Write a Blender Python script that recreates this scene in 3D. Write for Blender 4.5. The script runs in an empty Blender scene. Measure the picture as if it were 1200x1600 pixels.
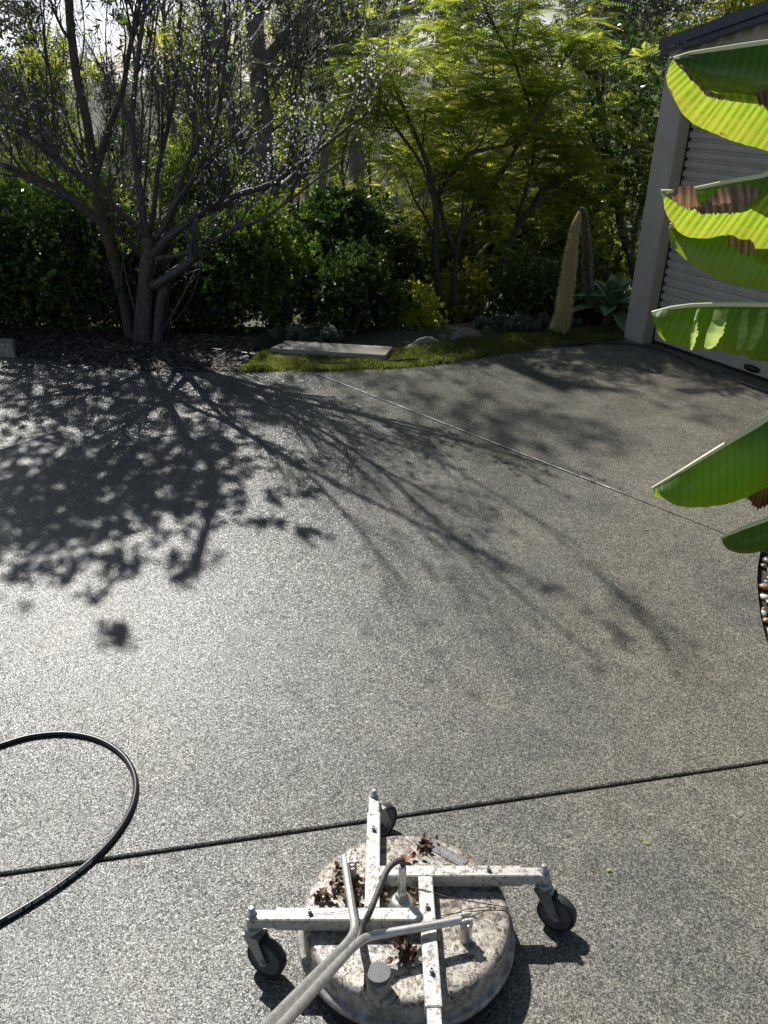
import bpy, bmesh, math, random
import numpy as np
from mathutils import Vector, Matrix

R = math.radians
SC = bpy.context.scene
COL = SC.collection

# ------------------------------------------------------------------ camera, sky, sun, exposure
F = 1202.0
PITCH = R(29.7)
SLOPE = R(11)
TS = math.tan(SLOPE)
HN = 1.90
KC = HN / 1.64          # the cleaner is modelled for a 1.64 m eye height and scaled by this
Y1, Y2 = 1.9, 2.87
CZ = HN / math.cos(SLOPE) + TS * Y1 + TS * (Y2 - Y1) / 2
cam_d = bpy.data.cameras.new('camera')
cam = bpy.data.objects.new('camera', cam_d)
COL.objects.link(cam)
cam.location = (0, 0, CZ)
cam.rotation_euler = (math.pi / 2 - PITCH, 0, 0)
cam_d.sensor_fit = 'VERTICAL'
cam_d.sensor_height = 36.0
cam_d.lens = F / 1600 * 36.0
cam_d.clip_start = 0.05
cam_d.clip_end = 20000
SC.camera = cam

SUN_AZ, SUN_EL = R(-26), R(42)
S = Vector((math.sin(SUN_AZ) * math.cos(SUN_EL), math.cos(SUN_AZ) * math.cos(SUN_EL), math.sin(SUN_EL)))
world = bpy.data.worlds.new('World')
SC.world = world
world.use_nodes = True
wn, wl = world.node_tree.nodes, world.node_tree.links
wn.clear()
w_out = wn.new('ShaderNodeOutputWorld')
w_bg = wn.new('ShaderNodeBackground')
w_sky = wn.new('ShaderNodeTexSky')
w_sky.sky_type = 'NISHITA'
w_sky.sun_disc = False
w_sky.sun_elevation = SUN_EL
w_sky.sun_rotation = SUN_AZ
w_sky.dust_density = 1.0
w_bg.inputs['Strength'].default_value = 0.058
w_tc = wn.new('ShaderNodeTexCoord')
w_map = wn.new('ShaderNodeMapping')
w_map.inputs['Scale'].default_value = (1.0, 1.0, 2.6)
w_no = wn.new('ShaderNodeTexNoise')
w_no.inputs['Scale'].default_value = 2.6
w_no.inputs['Detail'].default_value = 6
w_rp = wn.new('ShaderNodeValToRGB')
w_rp.color_ramp.elements[0].position = 0.48
w_rp.color_ramp.elements[1].position = 0.60
w_mx = wn.new('ShaderNodeMixRGB')
w_mx.inputs['Color2'].default_value = (19.0, 20.0, 21.5, 1)
wl.new(w_tc.outputs['Generated'], w_map.inputs['Vector'])
wl.new(w_map.outputs[0], w_no.inputs['Vector'])
wl.new(w_no.outputs['Fac'], w_rp.inputs['Fac'])
# cloud bank low in the sky only
w_sx = wn.new('ShaderNodeSeparateXYZ'); wl.new(w_tc.outputs['Generated'], w_sx.inputs[0])
w_el = wn.new('ShaderNodeMapRange'); w_el.inputs['From Min'].default_value = 0.34; w_el.inputs['From Max'].default_value = 0.14
wl.new(w_sx.outputs['Z'], w_el.inputs['Value'])
w_mu = wn.new('ShaderNodeMath'); w_mu.operation = 'MULTIPLY'
wl.new(w_rp.outputs['Color'], w_mu.inputs[0]); wl.new(w_el.outputs[0], w_mu.inputs[1])
wl.new(w_mu.outputs[0], w_mx.inputs['Fac'])
wl.new(w_sky.outputs[0], w_mx.inputs['Color1'])
wl.new(w_mx.outputs[0], w_bg.inputs['Color'])
wl.new(w_bg.outputs[0], w_out.inputs[0])

sun_d = bpy.data.lights.new('sun', 'SUN')
sun_d.energy = 5.0
sun_d.angle = R(0.53)
sun_d.color = (1.0, 0.975, 0.94)
sun = bpy.data.objects.new('sun', sun_d)
COL.objects.link(sun)
sun.rotation_euler = S.to_track_quat('Z', 'Y').to_euler()
sun.location = (-10, 20, 30)

SC.view_settings.view_transform = 'Standard'
SC.view_settings.look = 'None'
SC.view_settings.gamma = 1
SC.view_settings.exposure = 0.42
SC.cycles.max_bounces = 8
SC.cycles.transparent_max_bounces = 8
SC.cycles.transmission_bounces = 6
SC.cycles.sample_clamp_indirect = 4

# ------------------------------------------------------------------ pixel helpers (photo 1200x1600)
def ray(px, py):
    u = (px - 600) / F; v = (800 - py) / F
    return Vector((u, math.cos(PITCH) + math.sin(PITCH) * v, -(math.sin(PITCH) - math.cos(PITCH) * v)))
def gz(Y):
    if Y >= Y2: return 0.0
    if Y >= Y1: return TS * (Y2 - Y) ** 2 / (2 * (Y2 - Y1))
    return TS * (Y2 - Y1) / 2 + TS * (Y1 - Y)
def G(px, py, h=0.0):
    r = ray(px, py); lo, hi = 0.0, 60.0
    for _ in range(45):
        t = (lo + hi) / 2
        if CZ + r.z * t > gz(r.y * t) + h: lo = t
        else: hi = t
    return Vector((r.x * t, r.y * t, CZ + r.z * t))
def P(px, py, Y):
    r = ray(px, py); t = Y / r.y
    return Vector((r.x * t, Y, CZ + r.z * t))
PS = PITCH - SLOPE
def cl(px, py, z):          # point on a plane parallel to the sloping slab, in slab coordinates
    u = (px - 600) / F; v = (800 - py) / F
    d = math.sin(PS) - math.cos(PS) * v; w = math.cos(PS) + math.sin(PS) * v
    t = (1.64 - z) / d
    return Vector((t * u, t * w, z))
def clz(py, Y):
    v = (800 - py) / F
    d = math.sin(PS) - math.cos(PS) * v; w = math.cos(PS) + math.sin(PS) * v
    return 1.64 - Y * d / w

# ------------------------------------------------------------------ object helpers
def tag(o, label=None, cat=None, group=None, kind=None):
    if label: o['label'] = label
    if cat: o['category'] = cat
    if group: o['group'] = group
    if kind: o['kind'] = kind
    return o
def empty(name, loc=(0, 0, 0)):
    o = bpy.data.objects.new(name, None); COL.objects.link(o)
    o.location = loc; o.empty_display_size = 0.1
    return o
def link(name, me, mat=None, parent=None):
    o = bpy.data.objects.new(name, me); COL.objects.link(o)
    if mat is not None and len(me.materials) == 0: me.materials.append(mat)
    if parent is not None: o.parent = parent
    return o
def from_bm(name, bm, mat, parent=None, smooth=False):
    me = bpy.data.meshes.new(name)
    bmesh.ops.recalc_face_normals(bm, faces=bm.faces)
    bm.to_mesh(me); bm.free()
    if smooth: me.polygons.foreach_set('use_smooth', [True] * len(me.polygons))
    return link(name, me, mat, parent)
def np_mesh(name, V, faces_n, idx, smooth=False):
    """V (n,3), idx flat loop indices, every face has faces_n corners"""
    me = bpy.data.meshes.new(name)
    nf = len(idx) // faces_n
    me.vertices.add(len(V)); me.vertices.foreach_set('co', np.asarray(V, dtype=np.float32).ravel())
    me.loops.add(len(idx)); me.loops.foreach_set('vertex_index', np.asarray(idx, dtype=np.int32))
    me.polygons.add(nf)
    me.polygons.foreach_set('loop_start', np.arange(0, nf * faces_n, faces_n, dtype=np.int32))
    me.polygons.foreach_set('loop_total', np.full(nf, faces_n, dtype=np.int32))
    if smooth: me.polygons.foreach_set('use_smooth', np.ones(nf, dtype=bool))
    me.update(calc_edges=True)
    return me
def box(bm, lo, hi, bev=0.0):
    lo, hi = Vector(lo), Vector(hi)
    r = bmesh.ops.create_cube(bm, size=1.0)
    for v in r['verts']:
        v.co = Vector([lo[i] + (v.co[i] + 0.5) * (hi[i] - lo[i]) for i in range(3)])
    if bev:
        es = list({e for v in r['verts'] for e in v.link_edges})
        bmesh.ops.bevel(bm, geom=es, offset=bev, segments=2, affect='EDGES')
def cyl(bm, p0, p1, r0, r1=None, n=20):
    r1 = r0 if r1 is None else r1
    p0, p1 = Vector(p0), Vector(p1)
    d = p1 - p0
    m = Matrix.Translation((p0 + p1) / 2) @ d.to_track_quat('Z', 'Y').to_matrix().to_4x4()
    bmesh.ops.create_cone(bm, cap_ends=True, segments=n, radius1=r0, radius2=r1, depth=d.length, matrix=m)
def lathe(bm, prof, c=(0, 0, 0), n=64, axis=None):
    c = Vector(c); rings = []
    q = Matrix.Identity(3) if axis is None else Vector(axis).to_track_quat('Z', 'Y').to_matrix()
    for r, z in prof:
        if r < 1e-5:
            rings.append([bm.verts.new(c + q @ Vector((0, 0, z)))])
        else:
            rings.append([bm.verts.new(c + q @ Vector((r * math.cos(2 * math.pi * i / n), r * math.sin(2 * math.pi * i / n), z))) for i in range(n)])
    for a, b in zip(rings[:-1], rings[1:]):
        for i in range(n):
            j = (i + 1) % n
            if len(a) == 1 and len(b) == 1: continue
            if len(a) == 1: bm.faces.new((a[0], b[i], b[j]))
            elif len(b) == 1: bm.faces.new((a[i], a[j], b[0]))
            else: bm.faces.new((a[i], a[j], b[j], b[i]))
def smooth_path(pts, n=8):
    pts = [Vector(p) for p in pts]
    q = [2 * pts[0] - pts[1]] + pts + [2 * pts[-1] - pts[-2]]
    out = []
    for i in range(1, len(q) - 2):
        for k in range(n):
            t = k / n
            out.append(0.5 * ((2 * q[i]) + (q[i + 1] - q[i - 1]) * t + (2 * q[i - 1] - 5 * q[i] + 4 * q[i + 1] - q[i + 2]) * t * t
                              + (3 * q[i] - q[i - 1] - 3 * q[i + 1] + q[i + 2]) * t ** 3))
    out.append(pts[-1])
    return out

class Tubes:
    def __init__(s): s.V = []; s.I = []; s.n = 0
    def add(s, pts, radii, k=6):
        A = np.array([tuple(p) for p in pts], dtype=float)
        m = len(A)
        if np.isscalar(radii): radii = [radii] * m
        rr = np.asarray(radii, dtype=float)
        T = np.gradient(A, axis=0)
        T /= np.linalg.norm(T, axis=1)[:, None] + 1e-9
        ref = np.array([0.0, 0.0, 1.0]) if abs(T[:, 2]).mean() < 0.8 else np.array([1.0, 0.13, 0.0])
        U = np.cross(T, ref); U /= np.linalg.norm(U, axis=1)[:, None] + 1e-9
        W = np.cross(T, U)
        a = np.arange(k) * 2 * math.pi / k
        ring = A[:, None, :] + rr[:, None, None] * (np.cos(a)[None, :, None] * U[:, None, :] + np.sin(a)[None, :, None] * W[:, None, :])
        s.V.append(ring.reshape(-1, 3))
        i = np.arange(m - 1)[:, None] * k; j = np.arange(k)[None, :]; j2 = (j + 1) % k
        q = np.stack([i + j, i + j2, i + k + j2, i + k + j], axis=-1).reshape(-1) + s.n
        s.I.append(q); s.n += m * k
    def build(s, name, mat, parent=None):
        return link(name, np_mesh(name, np.concatenate(s.V), 4, np.concatenate(s.I), True), mat, parent)

def rot_frames(dirs, rolls):
    """rotation matrices whose local +Y goes along dirs, with roll"""
    d = dirs / (np.linalg.norm(dirs, axis=1)[:, None] + 1e-9)
    up = np.tile(np.array([0.0, 0.0, 1.0]), (len(d), 1))
    up[np.abs(d[:, 2]) > 0.97] = (1.0, 0, 0)
    x = np.cross(d, up); x /= np.linalg.norm(x, axis=1)[:, None] + 1e-9
    z = np.cross(x, d)
    c, s_ = np.cos(rolls)[:, None], np.sin(rolls)[:, None]
    x2 = x * c + z * s_; z2 = -x * s_ + z * c
    return np.stack([x2, d, z2], axis=-1)
def scatter(name, tv, tf, pos, dirs, rolls, scales, mat, parent=None, rnd=None):
    tv = np.asarray(tv, float); tf = np.asarray(tf, int)
    M = rot_frames(np.asarray(dirs, float), np.asarray(rolls, float))
    sc = np.asarray(scales, float)
    if sc.ndim == 1: sc = sc[:, None]
    V = np.einsum('nij,nkj->nki', M, tv[None] * sc[:, None, :]) + np.asarray(pos, float)[:, None, :]
    n, k = V.shape[0], V.shape[1]
    I = (tf.reshape(1, -1) + (np.arange(n) * k)[:, None]).ravel()
    me = np_mesh(name, V.reshape(-1, 3), tf.shape[1], I)
    r0_ = np.random.RandomState(n + 5).rand(n)
    r0_ = r0_ if rnd is None else np.clip(.62 * np.asarray(rnd) + .38 * r0_, 0, 1)
    at = me.attributes.new('tone', 'FLOAT', 'POINT')
    at.data.foreach_set('value', np.repeat(r0_, k).astype(np.float32))
    return link(name, me, mat, parent)

# leaf templates: every face a quad
LEAF = ([(0, 0, 0), (.26, .45, .07), (0, 1, -.05), (-.26, .45, .07)], [(0, 1, 2, 3)])
def sprig(n, spread, seed, w=.26):
    r = random.Random(seed); V = []; Fq = []
    for i in range(n):
        a = 2 * math.pi * i / n + r.uniform(-.4, .4); e = r.uniform(-.2, .9) * spread
        d = Vector((math.cos(a) * math.cos(e), math.sin(e) + .5, math.sin(a) * math.cos(e))).normalized()
        x = d.cross(Vector((r.uniform(-1, 1), r.uniform(-1, 1), r.uniform(-1, 1)))).normalized()
        b = Vector((0, r.uniform(0, .7), 0)); L = r.uniform(.75, 1.1); z = x.cross(d)
        k = len(V)
        V += [b, b + d * L * .45 + x * w * L + z * .08, b + d * L, b + d * L * .45 - x * w * L + z * .08]
        Fq.append((k, k + 1, k + 2, k + 3))
    return [tuple(v) for v in V], Fq
SPRIG = sprig(7, 1.0, 3)
SPRIG_NARROW = sprig(7, 1.0, 5, .10)
def frond_template():
    V = []; Fq = []
    n = 11
    for i in range(n):
        y = .10 + .88 * i / (n - 1)
        w = .27 * math.sin(math.pi * (.12 + .80 * (i / (n - 1)))) + .03
        for s in (-1, 1):
            z0 = -.30 * y * y
            x1 = s * w; y1 = y + .07; z1 = z0 - .35 * w
            k = len(V)
            V += [(0, y, z0), (x1 * .5, (y + y1) / 2 - .028, (z0 + z1) / 2), (x1, y1, z1), (x1 * .5, (y + y1) / 2 + .028, (z0 + z1) / 2)]
            Fq.append((k, k + 1, k + 2, k + 3))
    k = len(V)
    V += [(-.006, 0, 0), (.006, 0, 0), (.004, 1, -.3), (-.004, 1, -.3)]
    Fq.append((k, k + 1, k + 2, k + 3))
    return V, Fq
FROND = frond_template()

# ------------------------------------------------------------------ materials
def new_mat(name):
    m = bpy.data.materials.new(name); m.use_nodes = True
    n, l = m.node_tree.nodes, m.node_tree.links
    n.clear()
    return m, n, l
def N_(n, t, **kw):
    x = n.new('ShaderNode' + t)
    for k, v in kw.items():
        if k in x.inputs.keys(): x.inputs[k].default_value = v
        else: setattr(x, k, v)
    return x
def ramp(n, l, src, stops):
    r = n.new('ShaderNodeValToRGB')
    e = r.color_ramp.elements
    while len(e) < len(stops): e.new(0.5)
    for el, (p, c) in zip(e, stops):
        el.position = p; el.color = (c[0], c[1], c[2], 1) if not np.isscalar(c) else (c, c, c, 1)
    l.new(src, r.inputs['Fac'])
    return r
def coords(n, l, scale=1.0, kind='Object'):
    tc = n.new('ShaderNodeTexCoord')
    return tc.outputs[kind]
def basic(name, col, rough=.6, metal=0.0, noise=None, bump=None, spec=.5, col2=None, nscale=20):
    m, n, l = new_mat(name)
    o = N_(n, 'OutputMaterial'); b = N_(n, 'BsdfPrincipled', Roughness=rough, Metallic=metal)
    b.inputs['Specular IOR Level'].default_value = spec
    l.new(b.outputs[0], o.inputs[0])
    c = coords(n, l)
    if col2 is not None:
        t = N_(n, 'TexNoise', Scale=nscale, Detail=6, Roughness=.65); l.new(c, t.inputs['Vector'])
        r = ramp(n, l, t.outputs['Fac'], [(.38, col), (.62, col2)])
        l.new(r.outputs[0], b.inputs['Base Color'])
    else: b.inputs['Base Color'].default_value = (*col, 1)
    if bump:
        t2 = N_(n, 'TexNoise', Scale=bump[0], Detail=5); l.new(c, t2.inputs['Vector'])
        bp = N_(n, 'Bump', Strength=bump[1], Distance=bump[2] if len(bump) > 2 else .002)
        l.new(t2.outputs['Fac'], bp.inputs['Height']); l.new(bp.outputs[0], b.inputs['Normal'])
    return m
def leafmat(name, cols, trans, tcols=None, rough=.45, spec=.4, mixf=.5):
    """cols: ramp of leaf colours picked per leaf"""
    m, n, l = new_mat(name)
    o = N_(n, 'OutputMaterial'); b = N_(n, 'BsdfPrincipled', Roughness=rough)
    b.inputs['Specular IOR Level'].default_value = spec
    g = N_(n, 'Attribute', attribute_name='tone')
    st = [(i / max(1, len(cols) - 1), c) for i, c in enumerate(cols)]
    r = ramp(n, l, g.outputs['Fac'], st)
    l.new(r.outputs[0], b.inputs['Base Color'])
    tr = N_(n, 'BsdfTranslucent')
    st2 = [(i / max(1, len(tcols or trans) - 1), c) for i, c in enumerate(tcols or trans)]
    r2 = ramp(n, l, g.outputs['Fac'], st2)
    l.new(r2.outputs[0], tr.inputs['Color'])
    mx = N_(n, 'MixShader', Fac=mixf)
    l.new(b.outputs[0], mx.inputs[1]); l.new(tr.outputs[0], mx.inputs[2]); l.new(mx.outputs[0], o.inputs[0])
    return m

def concrete_mat():
    m, n, l = new_mat('wet_exposed_aggregate')
    o = N_(n, 'OutputMaterial'); b = N_(n, 'BsdfPrincipled')
    l.new(b.outputs[0], o.inputs[0])
    c = coords(n, l)
    v1 = N_(n, 'TexVoronoi', Scale=270); l.new(c, v1.inputs['Vector'])
    v2 = N_(n, 'TexVoronoi', Scale=130); l.new(c, v2.inputs['Vector'])
    sep = N_(n, 'SeparateColor'); l.new(v1.outputs['Color'], sep.inputs[0])
    sep2 = N_(n, 'SeparateColor'); l.new(v2.outputs['Color'], sep2.inputs[0])
    grain = ramp(n, l, sep.outputs[0], [(0, (.035, .036, .034)), (.40, (.098, .097, .089)), (.75, (.170, .168, .152)), (1, (.29, .287, .262))])
    grain2 = ramp(n, l, sep2.outputs[1], [(0, (.7, .7, .7)), (.5, (1, 1, 1)), (1, (1.2, 1.19, 1.15))])
    mul = N_(n, 'MixRGB', blend_type='MULTIPLY', Fac=1.0)
    l.new(grain.outputs[0], mul.inputs['Color1']); l.new(grain2.outputs[0], mul.inputs['Color2'])
    # broad stains, drier and browner on the right
    big = N_(n, 'TexNoise', Scale=1.1, Detail=5, Roughness=.6, Distortion=.4); l.new(c, big.inputs['Vector'])
    st = ramp(n, l, big.outputs['Fac'], [(.28, (.66, .68, .70)), (.48, (.97, .97, .96)), (.60, (1.04, 1.02, .97)), (.76, (1.22, 1.16, 1.03))])
    mul2 = N_(n, 'MixRGB', blend_type='MULTIPLY', Fac=1.0)
    l.new(mul.outputs[0], mul2.inputs['Color1']); l.new(st.outputs[0], mul2.inputs['Color2'])
    sx = N_(n, 'SeparateXYZ'); l.new(c, sx.inputs[0])
    dry = N_(n, 'MapRange'); dry.inputs['From Min'].default_value = -.6; dry.inputs['From Max'].default_value = 2.2
    l.new(sx.outputs['X'], dry.inputs['Value'])
    drm = N_(n, 'MixRGB', blend_type='MULTIPLY'); drm.inputs['Color2'].default_value = (1.22, 1.17, 1.05, 1)
    l.new(dry.outputs[0], drm.inputs['Fac']); l.new(mul2.outputs[0], drm.inputs['Color1'])
    fine = N_(n, 'TexNoise', Scale=9, Detail=8, Roughness=.7); l.new(c, fine.inputs['Vector'])
    fr = ramp(n, l, fine.outputs['Fac'], [(.32, (.80, .80, .80)), (.66, (1.14, 1.13, 1.11))])
    mul3 = N_(n, 'MixRGB', blend_type='MULTIPLY', Fac=1.0)
    l.new(drm.outputs[0], mul3.inputs['Color1']); l.new(fr.outputs[0], mul3.inputs['Color2'])
    l.new(mul3.outputs[0], b.inputs['Base Color'])
    # wetness
    wet = N_(n, 'TexNoise', Scale=.7, Detail=4, Distortion=.5); l.new(c, wet.inputs['Vector'])
    wadd = N_(n, 'Math', operation='ADD'); l.new(wet.outputs['Fac'], wadd.inputs[0])
    dsc = N_(n, 'Math', operation='MULTIPLY'); dsc.inputs[1].default_value = .30; l.new(dry.outputs[0], dsc.inputs[0])
    l.new(dsc.outputs[0], wadd.inputs[1])
    rr = ramp(n, l, wadd.outputs[0], [(.35, (.22, .22, .22)), (.6, (.28, .28, .28)), (.85, (.46, .46, .46))])
    fy = N_(n, 'MapRange'); fy.inputs['From Min'].default_value = 4.0; fy.inputs['From Max'].default_value = 6.5; fy.inputs['To Min'].default_value = 0.0; fy.inputs['To Max'].default_value = .62
    l.new(sx.outputs['Y'], fy.inputs['Value'])
    pn = N_(n, 'TexNoise', Scale=1.7, Detail=5, Distortion=.6); l.new(c, pn.inputs['Vector'])
    pr_ = ramp(n, l, pn.outputs['Fac'], [(.38, 1.0), (.60, .0)])
    pm_ = N_(n, 'Math', operation='MULTIPLY'); l.new(fy.outputs[0], pm_.inputs[0]); l.new(pr_.outputs[0], pm_.inputs[1])
    rmx = N_(n, 'MixRGB'); rmx.inputs['Color2'].default_value = (.13, .13, .13, 1)
    l.new(pm_.outputs[0], rmx.inputs['Fac']); l.new(rr.outputs[0], rmx.inputs['Color1'])
    l.new(rmx.outputs[0], b.inputs['Roughness'])
    dk_ = N_(n, 'MixRGB', blend_type='MULTIPLY'); dk_.inputs['Color2'].default_value = (.62, .64, .66, 1)
    l.new(pm_.outputs[0], dk_.inputs['Fac']); l.new(mul3.outputs[0], dk_.inputs['Color1']); l.new(dk_.outputs[0], b.inputs['Base Color'])
    b.inputs['Specular IOR Level'].default_value = .24
    h1 = N_(n, 'TexNoise', Scale=330, Detail=2); l.new(c, h1.inputs['Vector'])
    hadd = N_(n, 'Math', operation='ADD'); l.new(v1.outputs['Distance'], hadd.inputs[0]); l.new(h1.outputs['Fac'], hadd.inputs[1])
    bp = N_(n, 'Bump', Strength=.5, Distance=.0010)
    l.new(hadd.outputs[0], bp.inputs['Height'])
    gm = N_(n, 'NewGeometry')
    vf = N_(n, 'TexVoronoi', Scale=260); l.new(c, vf.inputs['Vector'])
    v5 = N_(n, 'VectorMath', operation='SUBTRACT'); v5.inputs[1].default_value = (.5, .5, .5); l.new(vf.outputs['Color'], v5.inputs[0])
    v6 = N_(n, 'VectorMath', operation='SCALE'); v6.inputs['Scale'].default_value = .38; l.new(v5.outputs[0], v6.inputs[0])
    v7 = N_(n, 'VectorMath', operation='ADD'); l.new(gm.outputs['Normal'], v7.inputs[0]); l.new(v6.outputs[0], v7.inputs[1])
    v8 = N_(n, 'VectorMath', operation='NORMALIZE'); l.new(v7.outputs[0], v8.inputs[0])
    l.new(v8.outputs[0], bp.inputs['Normal'])
    l.new(bp.outputs[0], b.inputs['Normal'])
    return m

M = {}
M['concrete'] = concrete_mat()
M['joint_glint'] = basic('painted_joint_glint', (.22, .22, .21), .25, col2=(.75, .74, .72), nscale=14)  # pale strip colour stands in for the glint along the joints
M['old_concrete'] = basic('weathered_cast_concrete', (.20, .185, .15), .75, col2=(.33, .30, .25), nscale=30, bump=(140, .5))
M['soil'] = basic('soil', (.030, .024, .018), .95, col2=(.075, .058, .042), nscale=25, bump=(60, .8, .02))
M['terrain'] = basic('scrubby_hillside', (.025, .035, .014), .95, col2=(.085, .085, .045), nscale=.6, bump=(4, .6, .1))
M['lawn'] = basic('lawn_soil', (.045, .055, .015), .95, col2=(.085, .095, .028), nscale=30)
M['steel'] = basic('brushed_steel', (.66, .65, .62), .40, .75, bump=(150, .12), col2=(.50, .48, .45), nscale=60)
M['rimsteel'] = basic('shade_darkened_steel', (.17, .15, .125), .5, .3, bump=(90, .3), col2=(.40, .38, .34), nscale=38)  # shade on the deck's side painted in as darker steel; stub shares it
M['cast'] = basic('zinc_castor_metal', (.33, .33, .32), .42, .8, bump=(90, .2))
M['rubber'] = basic('grey_rubber', (.025, .026, .028), .55, bump=(120, .15))
M['hubplastic'] = basic('grey_wheel_plastic', (.075, .078, .082), .5, col2=(.11, .11, .11), nscale=80)
M['hose'] = basic('black_hose_rubber', (.012, .012, .013), .33, bump=(300, .12))
M['hose_brown'] = basic('braided_hose', (.055, .045, .036), .5, col2=(.10, .085, .07), nscale=160, bump=(260, .6))
M['brush'] = basic('black_brush_skirt', (.012, .012, .012), .8, bump=(400, .8))
M['blacksteel'] = basic('black_iron_grate', (.02, .02, .022), .4, .6)
M['cladding'] = basic('grey_painted_steel', (.41, .385, .33), .42, bump=(14, .05), col2=(.35, .33, .285), nscale=3)
M['jamb'] = basic('beige_painted_trim', (.33, .30, .22), .5)
M['fascia'] = basic('navy_painted_steel', (.035, .043, .075), .38)
M['rubberseal'] = basic('black_seal', (.01, .01, .01), .7)
M['lettering'] = basic('white_print', (.6, .6, .6), .6)
M['faint'] = basic('faint_grey_print', (.75, .75, .75), .6)
M['label'] = basic('dark_label_plate', (.10, .10, .10), .5, col2=(.18, .175, .17), nscale=90)
M['rock'] = basic('pale_garden_rock', (.09, .082, .072), .85, col2=(.24, .22, .19), nscale=22, bump=(40, .8, .01))
M['bark_plum'] = basic('grey_plum_bark', (.028, .024, .022), .5, col2=(.085, .075, .068), nscale=26, bump=(70, .8, .01))
M['bark_brown'] = basic('reddish_bark', (.045, .030, .024), .85, col2=(.10, .072, .056), nscale=22, bump=(60, 1, .01))
M['bark_dark'] = basic('dark_jacaranda_bark', (.035, .030, .025), .85, col2=(.085, .072, .058), nscale=20, bump=(50, .9, .01))
M['bark_grey'] = basic('smooth_gum_bark', (.12, .115, .11), .75, col2=(.24, .22, .20), nscale=9, bump=(30, .5, .01))
M['mulch'] = leafmat('mulch_chips', [(.03, .022, .017), (.08, .06, .047), (.20, .165, .14)], None, tcols=[(.02, .015, .01)], mixf=.02, rough=.6)
M['deadleaf'] = basic('curled_dead_leaf', (.060, .032, .018), .55, col2=(.17, .09, .045), nscale=45, bump=(90, .5))
M['redleaf'] = basic('reddish_dead_leaf', (.20, .055, .04), .6, col2=(.30, .13, .07), nscale=60)
M['yellowleaf'] = basic('small_yellow_leaf', (.28, .25, .04), .5)
M['blossom'] = leafmat('white_blossom', [(.8, .78, .78), (.85, .80, .82)], None, tcols=[(.92, .90, .88)], rough=.7, mixf=.65)
M['lf_dark'] = leafmat('dark_glossy_leaves', [(.014, .035, .007), (.025, .052, .011), (.040, .070, .014), (.09, .13, .025)], None, tcols=[(.03, .08, .01), (.06, .14, .012), (.12, .22, .02), (.36, .48, .05)], rough=.28, spec=.6, mixf=.38)
M['lf_bright'] = leafmat('bright_green_leaves', [(.04, .09, .012), (.07, .13, .02), (.12, .19, .03)], None, tcols=[(.22, .38, .03), (.42, .54, .06)], rough=.35, mixf=.45)
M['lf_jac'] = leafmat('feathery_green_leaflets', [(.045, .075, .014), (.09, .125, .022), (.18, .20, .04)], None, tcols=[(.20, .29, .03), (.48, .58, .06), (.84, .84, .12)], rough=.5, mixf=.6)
M['lf_yellow'] = leafmat('sun_painted_leaves', [(.16, .19, .03), (.26, .26, .05)], None, tcols=[(.62, .68, .05), (.88, .84, .10)], rough=.5, mixf=.6)  # sunlight on the foliage painted into yellow leaf colours
M['lf_gum'] = leafmat('grey_green_gum_leaves', [(.045, .060, .032), (.085, .10, .05), (.13, .14, .085)], None, tcols=[(.10, .12, .06), (.19, .20, .11)], rough=.5, mixf=.35)
M['lf_silver'] = leafmat('grey_green_herb', [(.05, .075, .045), (.10, .14, .085)], None, tcols=[(.14, .2, .08)], rough=.6, mixf=.3)
M['grass'] = leafmat('grass_blades', [(.05, .075, .016), (.09, .11, .028), (.16, .16, .06)], None, tcols=[(.20, .27, .03), (.36, .37, .09)], rough=.5, mixf=.5)
M['dirtleaf'] = M['deadleaf']

def deck_mat():
    m, n, l = new_mat('mud_splashed_steel')
    o = N_(n, 'OutputMaterial'); b = N_(n, 'BsdfPrincipled')
    l.new(b.outputs[0], o.inputs[0])
    c = coords(n, l)
    a = N_(n, 'TexNoise', Scale=42, Detail=9, Roughness=.72, Distortion=1.2); l.new(c, a.inputs['Vector'])
    base = ramp(n, l, a.outputs['Fac'], [(.36, (.030, .024, .019)), (.43, (.16, .14, .115)), (.50, (.40, .375, .33)), (.66, (.54, .52, .48))])
    v = N_(n, 'TexVoronoi', Scale=55, feature='DISTANCE_TO_EDGE'); l.new(c, v.inputs['Vector'])
    vr = ramp(n, l, v.outputs['Distance'], [(.0, (.35, .30, .25)), (.06, (1, 1, 1))])
    k = N_(n, 'TexNoise', Scale=12, Detail=4); l.new(c, k.inputs['Vector'])
    kr = ramp(n, l, k.outputs['Fac'], [(.40, 0.0), (.58, 1.0)])
    mu = N_(n, 'MixRGB', blend_type='MULTIPLY')
    l.new(kr.outputs[0], mu.inputs['Fac']); l.new(base.outputs[0], mu.inputs['Color1']); l.new(vr.outputs[0], mu.inputs['Color2'])
    gk = N_(n, 'TexNoise', Scale=11, Detail=9, Roughness=.75, Distortion=1.2); l.new(c, gk.inputs['Vector'])
    gr_ = ramp(n, l, gk.outputs['Fac'], [(.34, (.34, .27, .21)), (.47, (.86, .82, .76)), (.6, (1, 1, 1)), (.72, (1.1, .98, .84))])
    mg = N_(n, 'MixRGB', blend_type='MULTIPLY', Fac=1.0); l.new(mu.outputs[0], mg.inputs['Color1']); l.new(gr_.outputs[0], mg.inputs['Color2'])
    l.new(mg.outputs[0], b.inputs['Base Color'])
    me = ramp(n, l, a.outputs['Fac'], [(.5, .1), (.7, .55)])
    l.new(me.outputs[0], b.inputs['Metallic'])
    b.inputs['Roughness'].default_value = .5
    bp = N_(n, 'Bump', Strength=.6, Distance=.0015); l.new(a.outputs['Fac'], bp.inputs['Height']); l.new(bp.outputs[0], b.inputs['Normal'])
    return m
M['deck'] = deck_mat()
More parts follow.
